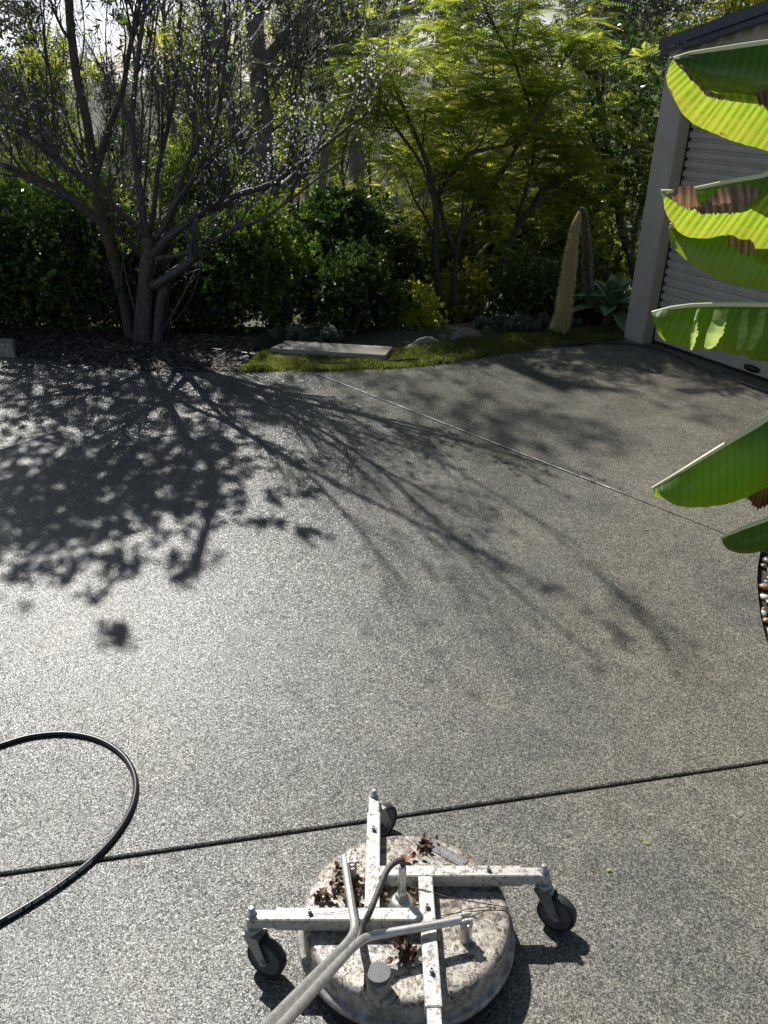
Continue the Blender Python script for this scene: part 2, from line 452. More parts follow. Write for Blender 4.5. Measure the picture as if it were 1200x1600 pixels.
M['armsteel'] = basic('scuffed_steel_bar', (.20, .18, .155), .42, .35, bump=(120, .25), col2=(.50, .485, .45), nscale=75)
M['armsteel'].node_tree.nodes['Color Ramp'].color_ramp.elements[0].position = .39
M['armsteel'].node_tree.nodes['Color Ramp'].color_ramp.elements[1].position = .47

def banana_mat(name, dark, mid, tr1, tr2, mixf=.55):
    m, n, l = new_mat(name)
    o = N_(n, 'OutputMaterial'); b = N_(n, 'BsdfPrincipled', Roughness=.38)
    tr = N_(n, 'BsdfTranslucent'); mx = N_(n, 'MixShader', Fac=mixf)
    uv = coords(n, l, kind='UV'); sp = N_(n, 'SeparateXYZ'); l.new(uv, sp.inputs[0])
    # fine parallel veins across the blade
    cb = N_(n, 'CombineXYZ'); l.new(sp.outputs['X'], cb.inputs['X'])
    w = N_(n, 'TexWave', Scale=13, Distortion=5, Detail=3); w.inputs['Detail Scale'].default_value = 1.5; l.new(cb.outputs[0], w.inputs['Vector'])
    w2 = N_(n, 'TexNoise', Scale=60, Detail=2); l.new(cb.outputs[0], w2.inputs['Vector'])
    ad = N_(n, 'Math', operation='ADD'); l.new(w.outputs['Fac'], ad.inputs[0]); l.new(w2.outputs['Fac'], ad.inputs[1])
    hf = N_(n, 'Math', operation='MULTIPLY'); hf.inputs[1].default_value = .5; l.new(ad.outputs[0], hf.inputs[0])
    t = ramp(n, l, hf.outputs[0], [(.25, tr1), (.8, tr2)])
    d = ramp(n, l, hf.outputs[0], [(.25, dark), (.8, mid)])
    # yellowing towards the blade edge
    no = N_(n, 'TexNoise', Scale=14, Detail=5); l.new(uv, no.inputs['Vector'])
    e = N_(n, 'Math', operation='MULTIPLY_ADD'); e.inputs[1].default_value = .85; l.new(sp.outputs['Y'], e.inputs[0])
    nm = N_(n, 'Math', operation='SUBTRACT'); nm.inputs[1].default_value = .5; l.new(no.outputs['Fac'], nm.inputs[0]); l.new(nm.outputs[0], e.inputs[2])
    er = ramp(n, l, e.outputs[0], [(.5, 0.0), (1.0, .65)])
    my = N_(n, 'MixRGB'); my.inputs['Color2'].default_value = (.50, .42, .05, 1); l.new(er.outputs[0], my.inputs['Fac']); l.new(t.outputs[0], my.inputs['Color1'])
    br = ramp(n, l, e.outputs[0], [(.93, 0.0), (.99, 1.0)])
    mb = N_(n, 'MixRGB'); mb.inputs['Color2'].default_value = (.20, .09, .03, 1); l.new(br.outputs[0], mb.inputs['Fac']); l.new(my.outputs[0], mb.inputs['Color1'])
    sp2 = N_(n, 'TexVoronoi', Scale=38); l.new(uv, sp2.inputs['Vector'])
    sr = ramp(n, l, sp2.outputs['Distance'], [(.06, 1.0), (.10, 0.0)])
    ms = N_(n, 'MixRGB'); ms.inputs['Color2'].default_value = (.12, .10, .02, 1); l.new(sr.outputs[0], ms.inputs['Fac']); l.new(mb.outputs[0], ms.inputs['Color1'])
    l.new(ms.outputs[0], tr.inputs['Color'])
    db = N_(n, 'MixRGB'); db.inputs['Color2'].default_value = (.16, .08, .03, 1); l.new(br.outputs[0], db.inputs['Fac']); l.new(d.outputs[0], db.inputs['Color1'])
    l.new(db.outputs[0], b.inputs['Base Color'])
    bp = N_(n, 'Bump', Strength=.35, Distance=.003); l.new(hf.outputs[0], bp.inputs['Height']); l.new(bp.outputs[0], b.inputs['Normal'])
    l.new(b.outputs[0], mx.inputs[1]); l.new(tr.outputs[0], mx.inputs[2]); l.new(mx.outputs[0], o.inputs[0])
    return m
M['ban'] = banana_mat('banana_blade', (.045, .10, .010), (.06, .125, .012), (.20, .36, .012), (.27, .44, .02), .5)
M['ban_y'] = banana_mat('backlit_banana_blade', (.16, .22, .015), (.24, .28, .02), (.15, .28, .012), (.44, .55, .05), .6)  # backlight on the far halves painted in as a lighter yellow blade
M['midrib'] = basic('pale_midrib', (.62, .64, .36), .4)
M['ban_shaded'] = banana_mat('shade_painted_banana_blade', (.025, .06, .008), (.035, .08, .010), (.05, .12, .006), (.08, .17, .01), .4)  # shade on the top leaf's near half painted in as darker green
M['ban_pale'] = banana_mat('sun_painted_fold', (.18, .28, .06), (.26, .36, .12), (.45, .62, .14), (.62, .74, .28), .6)  # sun streaks on the folds painted as a paler blade colour
M['ban_dead'] = banana_mat('withered_banana_blade', (.13, .075, .04), (.36, .26, .18), (.22, .10, .04), (.46, .27, .14), .35)
for nd_ in M['ban_dead'].node_tree.nodes:
    if nd_.type == 'MIX_RGB': nd_.inputs['Color2'].default_value = (.20, .11, .06, 1)
M['ban_orange'] = basic('rust_brown_banana_blade', (.22, .07, .02), .6, col2=(.35, .13, .04), nscale=20, bump=(40, .9, .004))
M['ban_stem'] = basic('banana_pseudostem', (.12, .15, .05), .55, col2=(.22, .17, .08), nscale=8)
M['agave'] = basic('blue_green_agave', (.085, .16, .075), .40, col2=(.14, .23, .09), nscale=3)
M['spike'] = leafmat('agave_flower_hairs', [(.50, .40, .22), (.62, .50, .30), (.50, .52, .25)], None, tcols=[(.6, .5, .25), (.6, .62, .25)], rough=.6, mixf=.45)
M['spike_core'] = basic('agave_spike_core', (.34, .24, .13), .8, col2=(.50, .40, .22), nscale=60, bump=(160, 1, .01))
M['spike_dark'] = leafmat('green_agave_flower_hairs', [(.06, .07, .03), (.14, .14, .07)], None, tcols=[(.16, .18, .06)], rough=.6, mixf=.4)

# ------------------------------------------------------------------ terrain, ground
def terr(x, y):
    st = 8.35 + 1.6 / (1 + math.exp(-max(-30, min(30, (x - 2.0) * 2.5))))
    if y < st: return gz(y) - .09
    d = y - st
    if d < 30: z = -.09 - .36 * d * min(1, .35 + d / 4)
    else: z = -.09 - 10.8 - (d - 30) * .11
    if d > 270: z = -.09 - 10.8 - 26.4
    w = min(1, d / 30)
    z += w * (.8 * math.sin(x * .11 + y * .05) + .5 * math.sin(x * .31 - y * .21))
    if y > 300:
        k = min(1, (y - 300) / 1500)
        z += k * (14 * math.sin(x * .0021 + 1) + 9 * math.sin(x * .0057 + y * .002) + 6 * math.sin(x * .013))
    return z
ys = [-6, -3, 0, 1, 2, 2.5, 3, 3.5, 4, 4.5, 5, 5.5, 6, 7, 7.6, 8.2, 8.5, 8.8, 9.2, 9.6, 10, 10.5, 11, 12, 13, 14, 16, 18, 21, 25, 30, 36, 44, 54, 70, 90, 120, 160, 220, 290, 400, 600, 900, 1300, 1900, 2700, 3800, 5500]
xs = sorted([s * v for v in (0.6, 1.2, 1.8, 2.4, 3, 4, 5, 6, 8, 10, 14, 18, 24, 32, 44, 60, 90, 140, 220, 340, 520, 800, 1300, 2100, 3500, 5500) for s in (-1, 1)] + [0])
V = [(x, y, terr(x, y)) for y in ys for x in xs]
nx = len(xs); I = []
for j in range(len(ys) - 1):
    for i in range(nx - 1):
        a = j * nx + i; I += [a, a + 1, a + nx + 1, a + nx]
tag(link('ground', np_mesh('ground', np.array(V), 4, I, True), M['terrain']), kind='structure')

# ------------------------------------------------------------------ driveway
edge_px = [(0, 555), (60, 560), (130, 571), (200, 578), (260, 581), (330, 581), (400, 579), (500, 579), (570, 577), (640, 573),
           (700, 566), (760, 556), (820, 547), (870, 541), (910, 537)]
outline = [(-12, -4), (-12, 8.6), (-7, 8.0)] + [tuple(G(*q).xy) for q in edge_px] + \
          [tuple(G(972, 529).xy), (3.0, 8.1), (5.5, 9.6), (8, 6.5), (8, 4.3), (G(1200, 848).x + .4, G(1200, 848).y + .05)]
bed_px = [(1200, 848), (1188, 862), (1184, 885), (1183, 905), (1185, 935), (1189, 965), (1195, 990), (1201, 1010), (1222, 1060), (1262, 1130), (1330, 1220)]
bed_edge = [tuple(G(*q).xy) for q in bed_px]
outline += bed_edge + [(2.3, -.5), (2.6, -4)]
def line(p, q):
    a, b = G(*p).xy, G(*q).xy
    d = (b - a).normalized(); nrm = Vector((-d.y, d.x))
    return a, nrm
J1 = line((0, 1367), (1200, 1190)); J2 = line((490, 583), (1130, 833)); J3 = line((0, 705), (340, 590)); J4 = line((1010, 563), (1159, 622))
def bis(bm, L, off, outer=False, inner=False):
    a, nrm = L
    co = Vector((*(a + nrm * off), 0)); no = Vector((*nrm, 0))
    bmesh.ops.bisect_plane(bm, geom=bm.verts[:] + bm.edges[:] + bm.faces[:], dist=1e-6, plane_co=co, plane_no=no, clear_outer=outer, clear_inner=inner)
big = bmesh.new()
def slab(cuts, chamfer=None):
    bm = bmesh.new()
    bm.faces.new([bm.verts.new((x, y, 0)) for x, y in outline])
    for L, side, gap in cuts:
        if side > 0: bis(bm, L, gap / 2, inner=True)
        else: bis(bm, L, -gap / 2, outer=True)
        if L is J1: bis(bm, L, side * (gap / 2 + .006))
    for y in [1.0, 1.5, 1.8] + [1.9 + k * .097 for k in range(11)]:
        bmesh.ops.bisect_plane(bm, geom=bm.verts[:] + bm.edges[:] + bm.faces[:], dist=1e-6, plane_co=(0, y, 0), plane_no=(0, 1, 0))
    rnd = random.Random(5)
    for v in bm.verts:
        v.co.z = gz(v.co.y)
        a, nrm = J1
        if abs((v.co.xy - a).dot(nrm)) < .009 + 1e-4: v.co.z -= .004
    be = [e for e in bm.edges if len(e.link_faces) == 1]
    r = bmesh.ops.extrude_edge_only(bm, edges=be)
    for v in r['geom']:
        if isinstance(v, bmesh.types.BMVert): v.co.z -= .085
    me = bpy.data.meshes.new('t'); bm.to_mesh(me); bm.free(); big.from_mesh(me); bpy.data.meshes.remove(me)
j1s = 1 if (Vector((0, 4)) - J1[0]).dot(J1[1]) > 0 else -1
j2s = 1 if (Vector((-.5, 4)) - J2[0]).dot(J2[1]) > 0 else -1
j3s = 1 if (Vector((0, 4)) - J3[0]).dot(J3[1]) > 0 else -1
j4s = 1 if (Vector((0, 5)) - J4[0]).dot(J4[1]) > 0 else -1
slab([(J1, -j1s, .015)])
slab([(J1, j1s, .015), (J2, j2s, .009), (J3, j3s, .009)])
slab([(J1, j1s, .015), (J3, -j3s, .009)])
slab([(J1, j1s, .015), (J2, -j2s, .009), (J4, j4s, .006)])
slab([(J1, j1s, .015), (J2, -j2s, .009), (J4, -j4s, .006)])
drive = from_bm('driveway', big, M['concrete'])
tag(drive, kind='structure')
# joint fillers: dark seal below the surface, pale strips painting the joint glint
def filler(name, p, q, w, dz, mat):
    bm = bmesh.new(); a, b = G(*p), G(*q); n = 30; prev = None
    d = (b.xy - a.xy).normalized(); nn = Vector((-d.y, d.x)) * w / 2
    for i in range(n + 1):
        c = a.xy.lerp(b.xy, i / n); z = gz(c.y) + dz
        cur = (bm.verts.new((*(c + nn), z)), bm.verts.new((*(c - nn), z)))
        if prev: bm.faces.new((prev[0], prev[1], cur[1], cur[0]))
        prev = cur
    o = from_bm(name, bm, mat); tag(o, kind='structure')
filler('driveway_joint', (-200, 1396.5), (1500, 1145.8), .0148, -.016, M['rubberseal'])
filler('driveway_joint', (490, 582), (960, 765), .011, .002, M['joint_glint'])
filler('driveway_joint', (0, 704), (340, 589), .006, .0012, M['joint_glint'])
filler('driveway_joint', (490, 583), (1300, 899.4), .009, -.012, M['rubberseal'])
filler('driveway_joint', (-200, 772.6), (340, 590), .009, -.012, M['rubberseal'])

# garden bed soil
bm = bmesh.new()
bv = [(x + .002, y) for x, y in bed_edge] + [(2.3, -.5), (5, -.5), (5, G(1200, 848).y + .2), (G(1200, 848).x + .42, G(1200, 848).y + .03)]
f_ = bm.faces.new([bm.verts.new((x, y, 0)) for x, y in bv])
for y in [0, .5, 1.0, 1.5, 1.8] + [1.9 + k * .097 for k in range(11)]:
    bmesh.ops.bisect_plane(bm, geom=bm.verts[:] + bm.edges[:] + bm.faces[:], dist=1e-6, plane_co=(0, y, 0), plane_no=(0, 1, 0))
for v in bm.verts: v.co.z = gz(v.co.y) - .035
tag(from_bm('garden_bed', bm, M['soil']), kind='structure')

# grass strip and mulch sheets beyond the driveway
def sheet(name, near, far, dz, mat, n=6):
    bm = bmesh.new(); rows = []
    for a, b in zip(near, far):
        rows.append([bm.verts.new((*Vector(a).lerp(Vector(b), k / n), dz + (0 if k < n else -.05))) for k in range(n + 1)])
    for r0, r1 in zip(rows[:-1], rows[1:]):
        for k in range(n): bm.faces.new((r0[k], r1[k], r1[k + 1], r0[k + 1]))
    return tag(from_bm(name, bm, mat), kind='structure')
gn = [(375, 581), (440, 580), (500, 580), (570, 578), (640, 574), (700, 567), (760, 557), (820, 548), (870, 542), (925, 537), (968, 531)]
gf = [(405, 556), (440, 552), (500, 552), (560, 550), (620, 548), (660, 540), (720, 533), (780, 526), (840, 521), (905, 516), (985, 510)]
gnear = [tuple((G(*q) + Vector((0, .004, 0))).xy) for q in gn]; gfar = [tuple(G(*q).xy) for q in gf]
sheet('lawn', gnear, gfar, -.004, M['lawn'])
mn = [(-60, 552), (0, 554), (60, 559), (130, 570), (200, 577), (260, 580), (330, 580), (374, 580)]
mf = [(-60, 505), (0, 505), (60, 508), (130, 512), (200, 516), (260, 520), (330, 524), (404, 530)]
mnear = [tuple((G(*q) + Vector((0, .004, 0))).xy) for q in mn]; mfar = [tuple(G(*q).xy) for q in mf]
sheet('mulch_bed', mnear, mfar, -.012, M['soil'])
rs = np.random.RandomState(4)
def on_strip(near, far, n, rs, lo=0.0, hi=1.0):
    near, far = np.array(near), np.array(far)
    t = rs.rand(n) * (len(near) - 1.001); i = t.astype(int); f = (t - i)[:, None]
    a = near[i] * (1 - f) + near[i + 1] * f; b = far[i] * (1 - f) + far[i + 1] * f
    k = (lo + (hi - lo) * rs.rand(n))[:, None]
    return a * (1 - k) + b * k
n = 60000
g2 = on_strip(gnear, gfar, n, rs)
g2 += rs.normal(0, .016, g2.shape)
pos = np.c_[g2, np.full(n, -.006)]
dr = np.c_[rs.normal(0, .45, n), rs.normal(0, .45, n), np.ones(n)]
blade = ([(-.08, 0, 0), (.08, 0, 0), (.05, .6, .08), (-.02, 1.0, .2)], [(0, 1, 2, 3)])
clump = .6 + .8 * (np.sin(g2[:, 0] * 9) * np.sin(g2[:, 1] * 13 + 1) * .5 + .5)
tag(scatter('grass', *blade, pos, dr, rs.rand(n) * 6.28, (.024 + .034 * rs.rand(n)) * clump, M['grass']),
    'short green lawn grass between driveway edge and shrubs', 'grass', kind='stuff')
n = 9000
g2 = on_strip(mnear, mfar, n, rs, -.03, 1.0)
chip = ([(-.5, -1, 0), (.5, -1, .1), (.4, 1, .0), (-.4, 1, .12)], [(0, 1, 2, 3)])
pos = np.c_[g2, -.006 + .02 * rs.rand(n)]
dr = np.c_[rs.normal(0, 1, n), rs.normal(0, 1, n), rs.normal(0, .18, n)]
tag(scatter('bark_mulch', *chip, pos, dr, rs.normal(0, .4, n), np.c_[.006 + .008 * rs.rand(n), .018 + .03 * rs.rand(n), .01 * np.ones(n)], M['mulch']),
    'shredded brown bark mulch under the bare tree', 'mulch', kind='stuff')

# ------------------------------------------------------------------ shed
P0 = G(972, 528)
WD = Vector((.5, -.8660254, 0)); WN = Vector((-.8660254, -.5, 0))
shed = empty('shed', P0)
tag(shed, 'grey metal shed with ribbed roller door and navy roof edge, right of the driveway', 'shed')
shed.matrix_world = Matrix.Translation(P0) @ Matrix((( WD.x, -WN.x, 0, 0), (WD.y, -WN.y, 0, 0), (0, 0, 1, 0), (0, 0, 0, 1)))
# local frame: x along the door wall towards the viewer, y into the shed, z up
Wd, Ln, Hs = 3.7, 6.0, 2.53
sl = math.tan(R(12.6))
def roofz(x): return 2.53 + sl * min(x, Wd - x)
bm = bmesh.new(); box(bm, (0, .02, -.02), (.253, .10, 2.50), .006); box(bm, (0, .06, -.02), (.06, .30, 2.5), .004)
from_bm('corner_post', bm, M['cladding'], shed)
bm = bmesh.new(); box(bm, (.2535, .024, -.02), (.262, .175, 2.35), .001)
from_bm('door_jamb', bm, M['jamb'], shed)
for xa_, xb_ in ((.262, .285), (Wd - .285, Wd - .262)):
    bm = bmesh.new(); box(bm, (xa_, .15, -.02), (xb_, .19, 2.35)); from_bm('door_track', bm, M['rubberseal'], shed)
bm = bmesh.new(); box(bm, (Wd - .253, .02, -.02), (Wd, .10, 2.50), .006)
from_bm('corner_post', bm, M['cladding'], shed)
# roller door with horizontal corrugation
prof = [(0, 0)]
z = .03; prof = []
prof += [(.155, z)]; z = .125; prof += [(.150, z), (.146, z + .006)]
z = .135
while z < 2.30:
    prof += [(.150, z), (.149, z + .024), (.150, z + .047), (.172, z + .050), (.176, z + .076), (.168, z + .0795)]
    z += .08
bm = bmesh.new(); prev = None
for y, zz in prof:
    cur = (bm.verts.new((.283, y, zz)), bm.verts.new((Wd - .283, y, zz)))
    if prev: bm.faces.new((prev[0], prev[1], cur[1], cur[0]))
    prev = cur
door = from_bm('roller_door', bm, M['cladding'], shed)
bm = bmesh.new(); box(bm, (.283, .158, .006), (Wd - .283, .176, .032), .001)
from_bm('bottom_seal', bm, M['rubberseal'], door)
bm = bmesh.new(); lathe(bm, [(.0, .02), (.03, .019), (.05, .012), (.055, 0), (.06, -.004)], c=(1.44, .148, .075), n=18, axis=(0, -1, 0))
for v in bm.verts:
    v.co.x = 1.44 + (v.co.x - 1.44) * 1.5; v.co.z = .075 + (v.co.z - .075) * .55
from_bm('door_handle', bm, M['blacksteel'], door, True)
bm = bmesh.new(); box(bm, (.253, .03, 2.30), (Wd - .253, .12, 2.42), .004)
from_bm('lintel', bm, M['cladding'], shed)
# gable cladding, vertical ribs
bm = bmesh.new(); x = 0.02; xsr = []
while x < Wd - .16:
    xsr += [(x, .07), (x + .115, .07), (x + .125, .045), (x + .155, .045)]
    x += .165
xsr.append((Wd - .02, .07)); prev = None
for xx, yy in xsr:
    cur = (bm.verts.new((xx, yy, 2.42)), bm.verts.new((xx, yy, roofz(xx) + .02)))
    if prev: bm.faces.new((prev[0], cur[0], cur[1], prev[1]))
    prev = cur
from_bm('gable_cladding', bm, M['cladding'], shed)
def rake(name, y0, y1, dz0, dz1, x0=-.01):
    bm = bmesh.new(); xsn = [x0, Wd / 2, Wd - x0]
    rows = []
    for xx in xsn:
        zc = 2.53 + sl * (min(xx, Wd - xx))
        rows.append([bm.verts.new((xx, yy, zc + dz)) for yy, dz in ((y0, dz0), (y0, dz1), (y1, dz1), (y1, dz0))])
    for a, b in zip(rows[:-1], rows[1:]):
        for k in range(4): bm.faces.new((a[k], a[(k + 1) % 4], b[(k + 1) % 4], b[k]))
    bm.faces.new(rows[0]); bm.faces.new(rows[-1][::-1])
    return from_bm(name, bm, M['fascia'], shed)
rake('roof_fascia', -.10, -.075, .045, .125)
rake('roof_fascia', -.072, .02, .0, .043)
bm = bmesh.new()
for sgn in (0, 1):
    x = 0.0
    pr = []
    while x < Ln + .2:
        pr += [(x - .1, 0), (x + .02, 0), (x + .035, .03), (x + .065, .03), (x + .08, 0)]
        x += .19
    prev = None
    for yy, dz in pr:
        xa = -.05 if sgn == 0 else Wd + .05
        za = 2.53 - sl * .05 + .127 + dz; zb = 2.53 + sl * Wd / 2 + .127 + dz
        cur = (bm.verts.new((xa, yy, za)), bm.verts.new((Wd / 2, yy, zb)))
        if prev: bm.faces.new((prev[0], cur[0], cur[1], prev[1]))
        prev = cur
from_bm('roof', bm, M['fascia'], shed)
bm = bmesh.new()
def wallstrip(bm, p, q, z0, z1f):
    d = Vector(q) - Vector(p); n = int(d.length / .165); nn = Vector((-d.y, d.x)).normalized(); prev = None
    for i in range(n * 2 + 1):
        c = Vector(p) + d * (i / (2 * n)) + nn * (.02 if i % 2 else 0)
        cur = (bm.verts.new((c.x, c.y, z0)), bm.verts.new((c.x, c.y, z1f(c.x))))
        if prev: bm.faces.new((prev[0], cur[0], cur[1], prev[1]))
        prev = cur
wallstrip(bm, (.03, .3), (.03, Ln), -.05, lambda x: 2.6)
wallstrip(bm, (.03, Ln), (Wd - .03, Ln), -.05, roofz)
wallstrip(bm, (Wd - .03, Ln), (Wd - .03, .1), -.05, lambda x: 2.6)
from_bm('wall', bm, M['cladding'], shed)

# ------------------------------------------------------------------ small things round the lawn
# low concrete slab step
def prism(bm, pts, z0, z1):
    a = [bm.verts.new((x, y, z0)) for x, y in pts]; b = [bm.verts.new((x, y, z1)) for x, y in pts]
    n = len(pts); bm.faces.new(a[::-1]); bm.faces.new(b)
    for i in range(n): bm.faces.new((a[i], a[(i + 1) % n], b[(i + 1) % n], b[i]))
bm = bmesh.new()
prism(bm, [tuple(G(*q, .07).xy) for q in ((422, 544), (602, 555), (614, 541.5), (447, 532))], -.02, .07)
bmesh.ops.bevel(bm, geom=bm.edges[:], offset=.005, segments=2, affect='EDGES')
tag(from_bm('concrete_step', bm, M['old_concrete']), 'long flat concrete slab lying on the lawn in front of the shrubs', 'concrete slab')
bm = bmesh.new()
prism(bm, [tuple(G(*q, .12).xy) for q in ((-70, 536), (20, 540), (22, 529), (-70, 524))], -.02, .12)
bmesh.ops.bevel(bm, geom=bm.edges[:], offset=.008, segments=2, affect='EDGES')
tag(from_bm('concrete_block', bm, M['old_concrete']), 'dark concrete block at the left end of the mulch under the hedge', 'concrete block')
def rock(c, r, seed, label, group=None, name='rock', mat='rock', sub=3):
    bm = bmesh.new(); bmesh.ops.create_icosphere(bm, subdivisions=sub, radius=1)
    rr = random.Random(seed); ph = [rr.uniform(0, 6) for _ in range(6)]
    for v in bm.verts:
        p = v.co.copy(); k = 1 + .16 * math.sin(p.x * 3 + ph[0]) * math.cos(p.y * 2.6 + ph[1]) + .10 * math.sin(p.z * 5 + p.x * 4 + ph[2]) + .05 * math.sin(p.y * 9 + ph[3])
        v.co = Vector((p.x * r[0], p.y * r[1], p.z * r[2])) * k
    o = from_bm(name, bm, M[mat], None, True); o.location = c; o.rotation_euler.z = rr.uniform(0, 6)
    tag(o, label, 'rock' if name == 'rock' else name, group)
    return o
rock(G(664, 541) + Vector((0, .1, -.045)), (.24, .14, .09), 1, 'low pale garden rock beside the right end of the concrete slab')
rock(G(728, 528) + Vector((0, .12, -.045)), (.26, .15, .09), 2, 'low pale garden rock at the foot of the leaning dark trunk')
# drain grate
gr = empty('drain_grate', G(922, 538))
tag(gr, 'small black barred drain grate set in the grass beside the shed post', 'drain grate')
a_, b_ = G(893, 541), G(950, 533)
ang = math.atan2(b_.y - a_.y, b_.x - a_.x); gl = (b_ - a_).length
gr.location = (a_ + b_) / 2 + Vector((0, 0.05, .004)); gr.rotation_euler.z = ang
bm = bmesh.new()
box(bm, (-gl / 2, -.055, -.01), (gl / 2, -.045, .008)); box(bm, (-gl / 2, .045, -.01), (gl / 2, .055, .008))
box(bm, (-gl / 2, -.045, -.01), (-gl / 2 + .01, .045, .008)); box(bm, (gl / 2 - .01, -.045, -.01), (gl / 2, .045, .008))
from_bm('frame', bm, M['blacksteel'], gr)
bm = bmesh.new(); k = -gl / 2 + .03
while k < gl / 2 - .02:
    box(bm, (k, -.045, -.008), (k + .009, .045, .006)); k += .026
from_bm('grille', bm, M['blacksteel'], gr)

# hoses
def hose(name, px, r, label, dz=None, mat='hose', k=14):
    pts = smooth_path([G(*q, (dz or r)) for q in px], 8)
    t = Tubes(); t.add(pts, r, k)
    return tag(t.build(name, M[mat]), label, 'hose'), pts
h1, hp = hose('pressure_hose', [(-1500, 1400), (-700, 1330), (-160, 1230), (-70, 1186), (0, 1164), (50, 1150), (105, 1146), (155, 1156), (192, 1180), (211, 1215), (208, 1255), (184, 1300), (142, 1345), (75, 1395), (0, 1440), (-90, 1492), (-200, 1560), (-600, 1750), (-1100, 1900)], .0102,
              'black rubber pressure hose looping across the near left of the driveway')
hose('garden_hose', [(330, 545), (395, 553), (430, 557), (520, 567), (615, 563), (675, 559), (729, 553), (783, 543), (837, 539), (892, 538), (935, 535), (1000, 540), (1050, 553), (1110, 580), (1200, 612), (1300, 650)], .0095,
     'thin black garden hose along the lawn edge and past the shed post', dz=.02, k=8)

# printed text bent along the pressure hose
def text_mesh(s, size, ext=.0002):
    cu = bpy.data.curves.new('t', 'FONT'); cu.body = s; cu.size = size; cu.extrude = ext; cu.resolution_u = 2
    o = bpy.data.objects.new('t', cu); COL.objects.link(o)
    bpy.context.view_layer.update()
    me = bpy.data.meshes.new_from_object(o)
    bpy.data.objects.remove(o)
    return me
me = text_mesh('WORD5  WP  OXTO  CRNO  EJAM  AOO  CARWASH', .012)
hp_s = [p for p in hp]
cum = [0.0]
for a, b in zip(hp_s[:-1], hp_s[1:]): cum.append(cum[-1] + (b - a).length)
tgt = G(8, 1432, .0102)
end = min(range(len(hp_s)), key=lambda i: (hp_s[i] - tgt).length)
cu_end = cum[end]
for v in me.vertices:
    sdist = cu_end - v.co.x
    i = max(1, min(len(cum) - 1, next((k for k, c in enumerate(cum) if c > sdist), len(cum) - 1)))
    f = (sdist - cum[i - 1]) / (cum[i] - cum[i - 1] + 1e-9)
    c = hp_s[i - 1].lerp(hp_s[i], f); tdir = -(hp_s[i] - hp_s[i - 1]).normalized()
    side = Vector((0, 0, 1)).cross(tdir).normalized()
    if side.y > 0: pass
    an = R(38) + (v.co.y - .004) / .0102
    upv = tdir.cross(side) * -1
    if upv.z < 0: upv = -upv
    # print on the side facing the viewer
    face = side if side.y < 0 else -side
    v.co = c + (face * math.cos(an) + upv * math.sin(an)) * (.0107 + abs(v.co.z))
link('printed_lettering', me, M['faint'], h1)

# twigs, fallen leaves on the driveway
def leaf_obj(name, c, L, w, curl, yaw, mat, label, cat, group=None, tilt=0.0, rs_=None):
    bm = bmesh.new(); rr = random.Random(rs_ or int(c[0] * 9173 + c[1] * 771)); n = 6; prev = None
    for i in range(n + 1):
        t = i / n; y = (t - .5) * L; hw = w * math.sin(math.pi * min(1, .04 + t * .93)) ** .8 * (1 + rr.uniform(-.12, .12))
        zc = curl * (2 * t - 1) ** 2 * L * .5
        cur = [bm.verts.new((-hw, y, zc + curl * hw * .9 + rr.uniform(0, .1) * w)), bm.verts.new((0, y, zc)), bm.verts.new((hw, y, zc + curl * hw * .9 + rr.uniform(0, .1) * w))]
        if prev:
            bm.faces.new((prev[0], prev[1], cur[1], cur[0])); bm.faces.new((prev[1], prev[2], cur[2], cur[1]))
        prev = cur
    o = from_bm(name, bm, M[mat], None, True); o.location = c; o.rotation_euler = (tilt, rr.uniform(-.3, .3) if tilt else 0, yaw)
    md = o.modifiers.new('thick', 'SOLIDIFY'); md.thickness = .0006
    tag(o, label, cat, group); return o
leaf_obj('fallen_leaf', G(1010, 1316, .003), .026, .005, .3, .4, 'yellowleaf', 'small yellow leaf on concrete, farther of the two right of the cleaner', 'leaf')
leaf_obj('fallen_leaf', G(951, 1360, .003), .018, .006, .3, 1.9, 'yellowleaf', 'small yellow leaf on concrete, nearer of the two right of the castor', 'leaf')
leaf_obj('fallen_leaf', G(926, 1361, .002), .016, .002, .2, 1.2, 'redleaf', 'tiny red leaf fragment on concrete beside the right castor', 'leaf')
leaf_obj('fallen_leaf', G(1010, 828, .002), .02, .006, .3, 1.2, 'yellowleaf', 'tiny pale leaf on concrete just below the long pale joint', 'leaf')

# pebbles in the bed
rp_ = random.Random(11)
pebble_m = [basic('pebble_stone', c, .35, col2=c2, nscale=60) for c, c2 in (((.30, .16, .09), (.42, .26, .16)), ((.45, .40, .34), (.62, .58, .52)), ((.12, .10, .09), (.22, .18, .15)), ((.24, .20, .17), (.36, .30, .26)))]
pm = []
for k in range(5):
    bm = bmesh.new(); bmesh.ops.create_icosphere(bm, subdivisions=2, radius=1)
    for v in bm.verts:
        p = v.co.copy(); v.co = Vector((p.x, p.y * .75, p.z * .6)) * (1 + .12 * math.sin(p.x * 3 + k) + .1 * math.cos(p.y * 4 + k * 2))
    me = bpy.data.meshes.new('pebble'); bm.to_mesh(me); bm.free(); me.polygons.foreach_set('use_smooth', [True] * len(me.polygons)); pm.append(me)
names = ['rust brown pebble in the garden bed at the driveway edge', 'pale cream pebble in the garden bed at the driveway edge', 'dark pebble in the garden bed at the driveway edge', 'grey brown pebble in the garden bed at the driveway edge']
placed = []
tries = 0
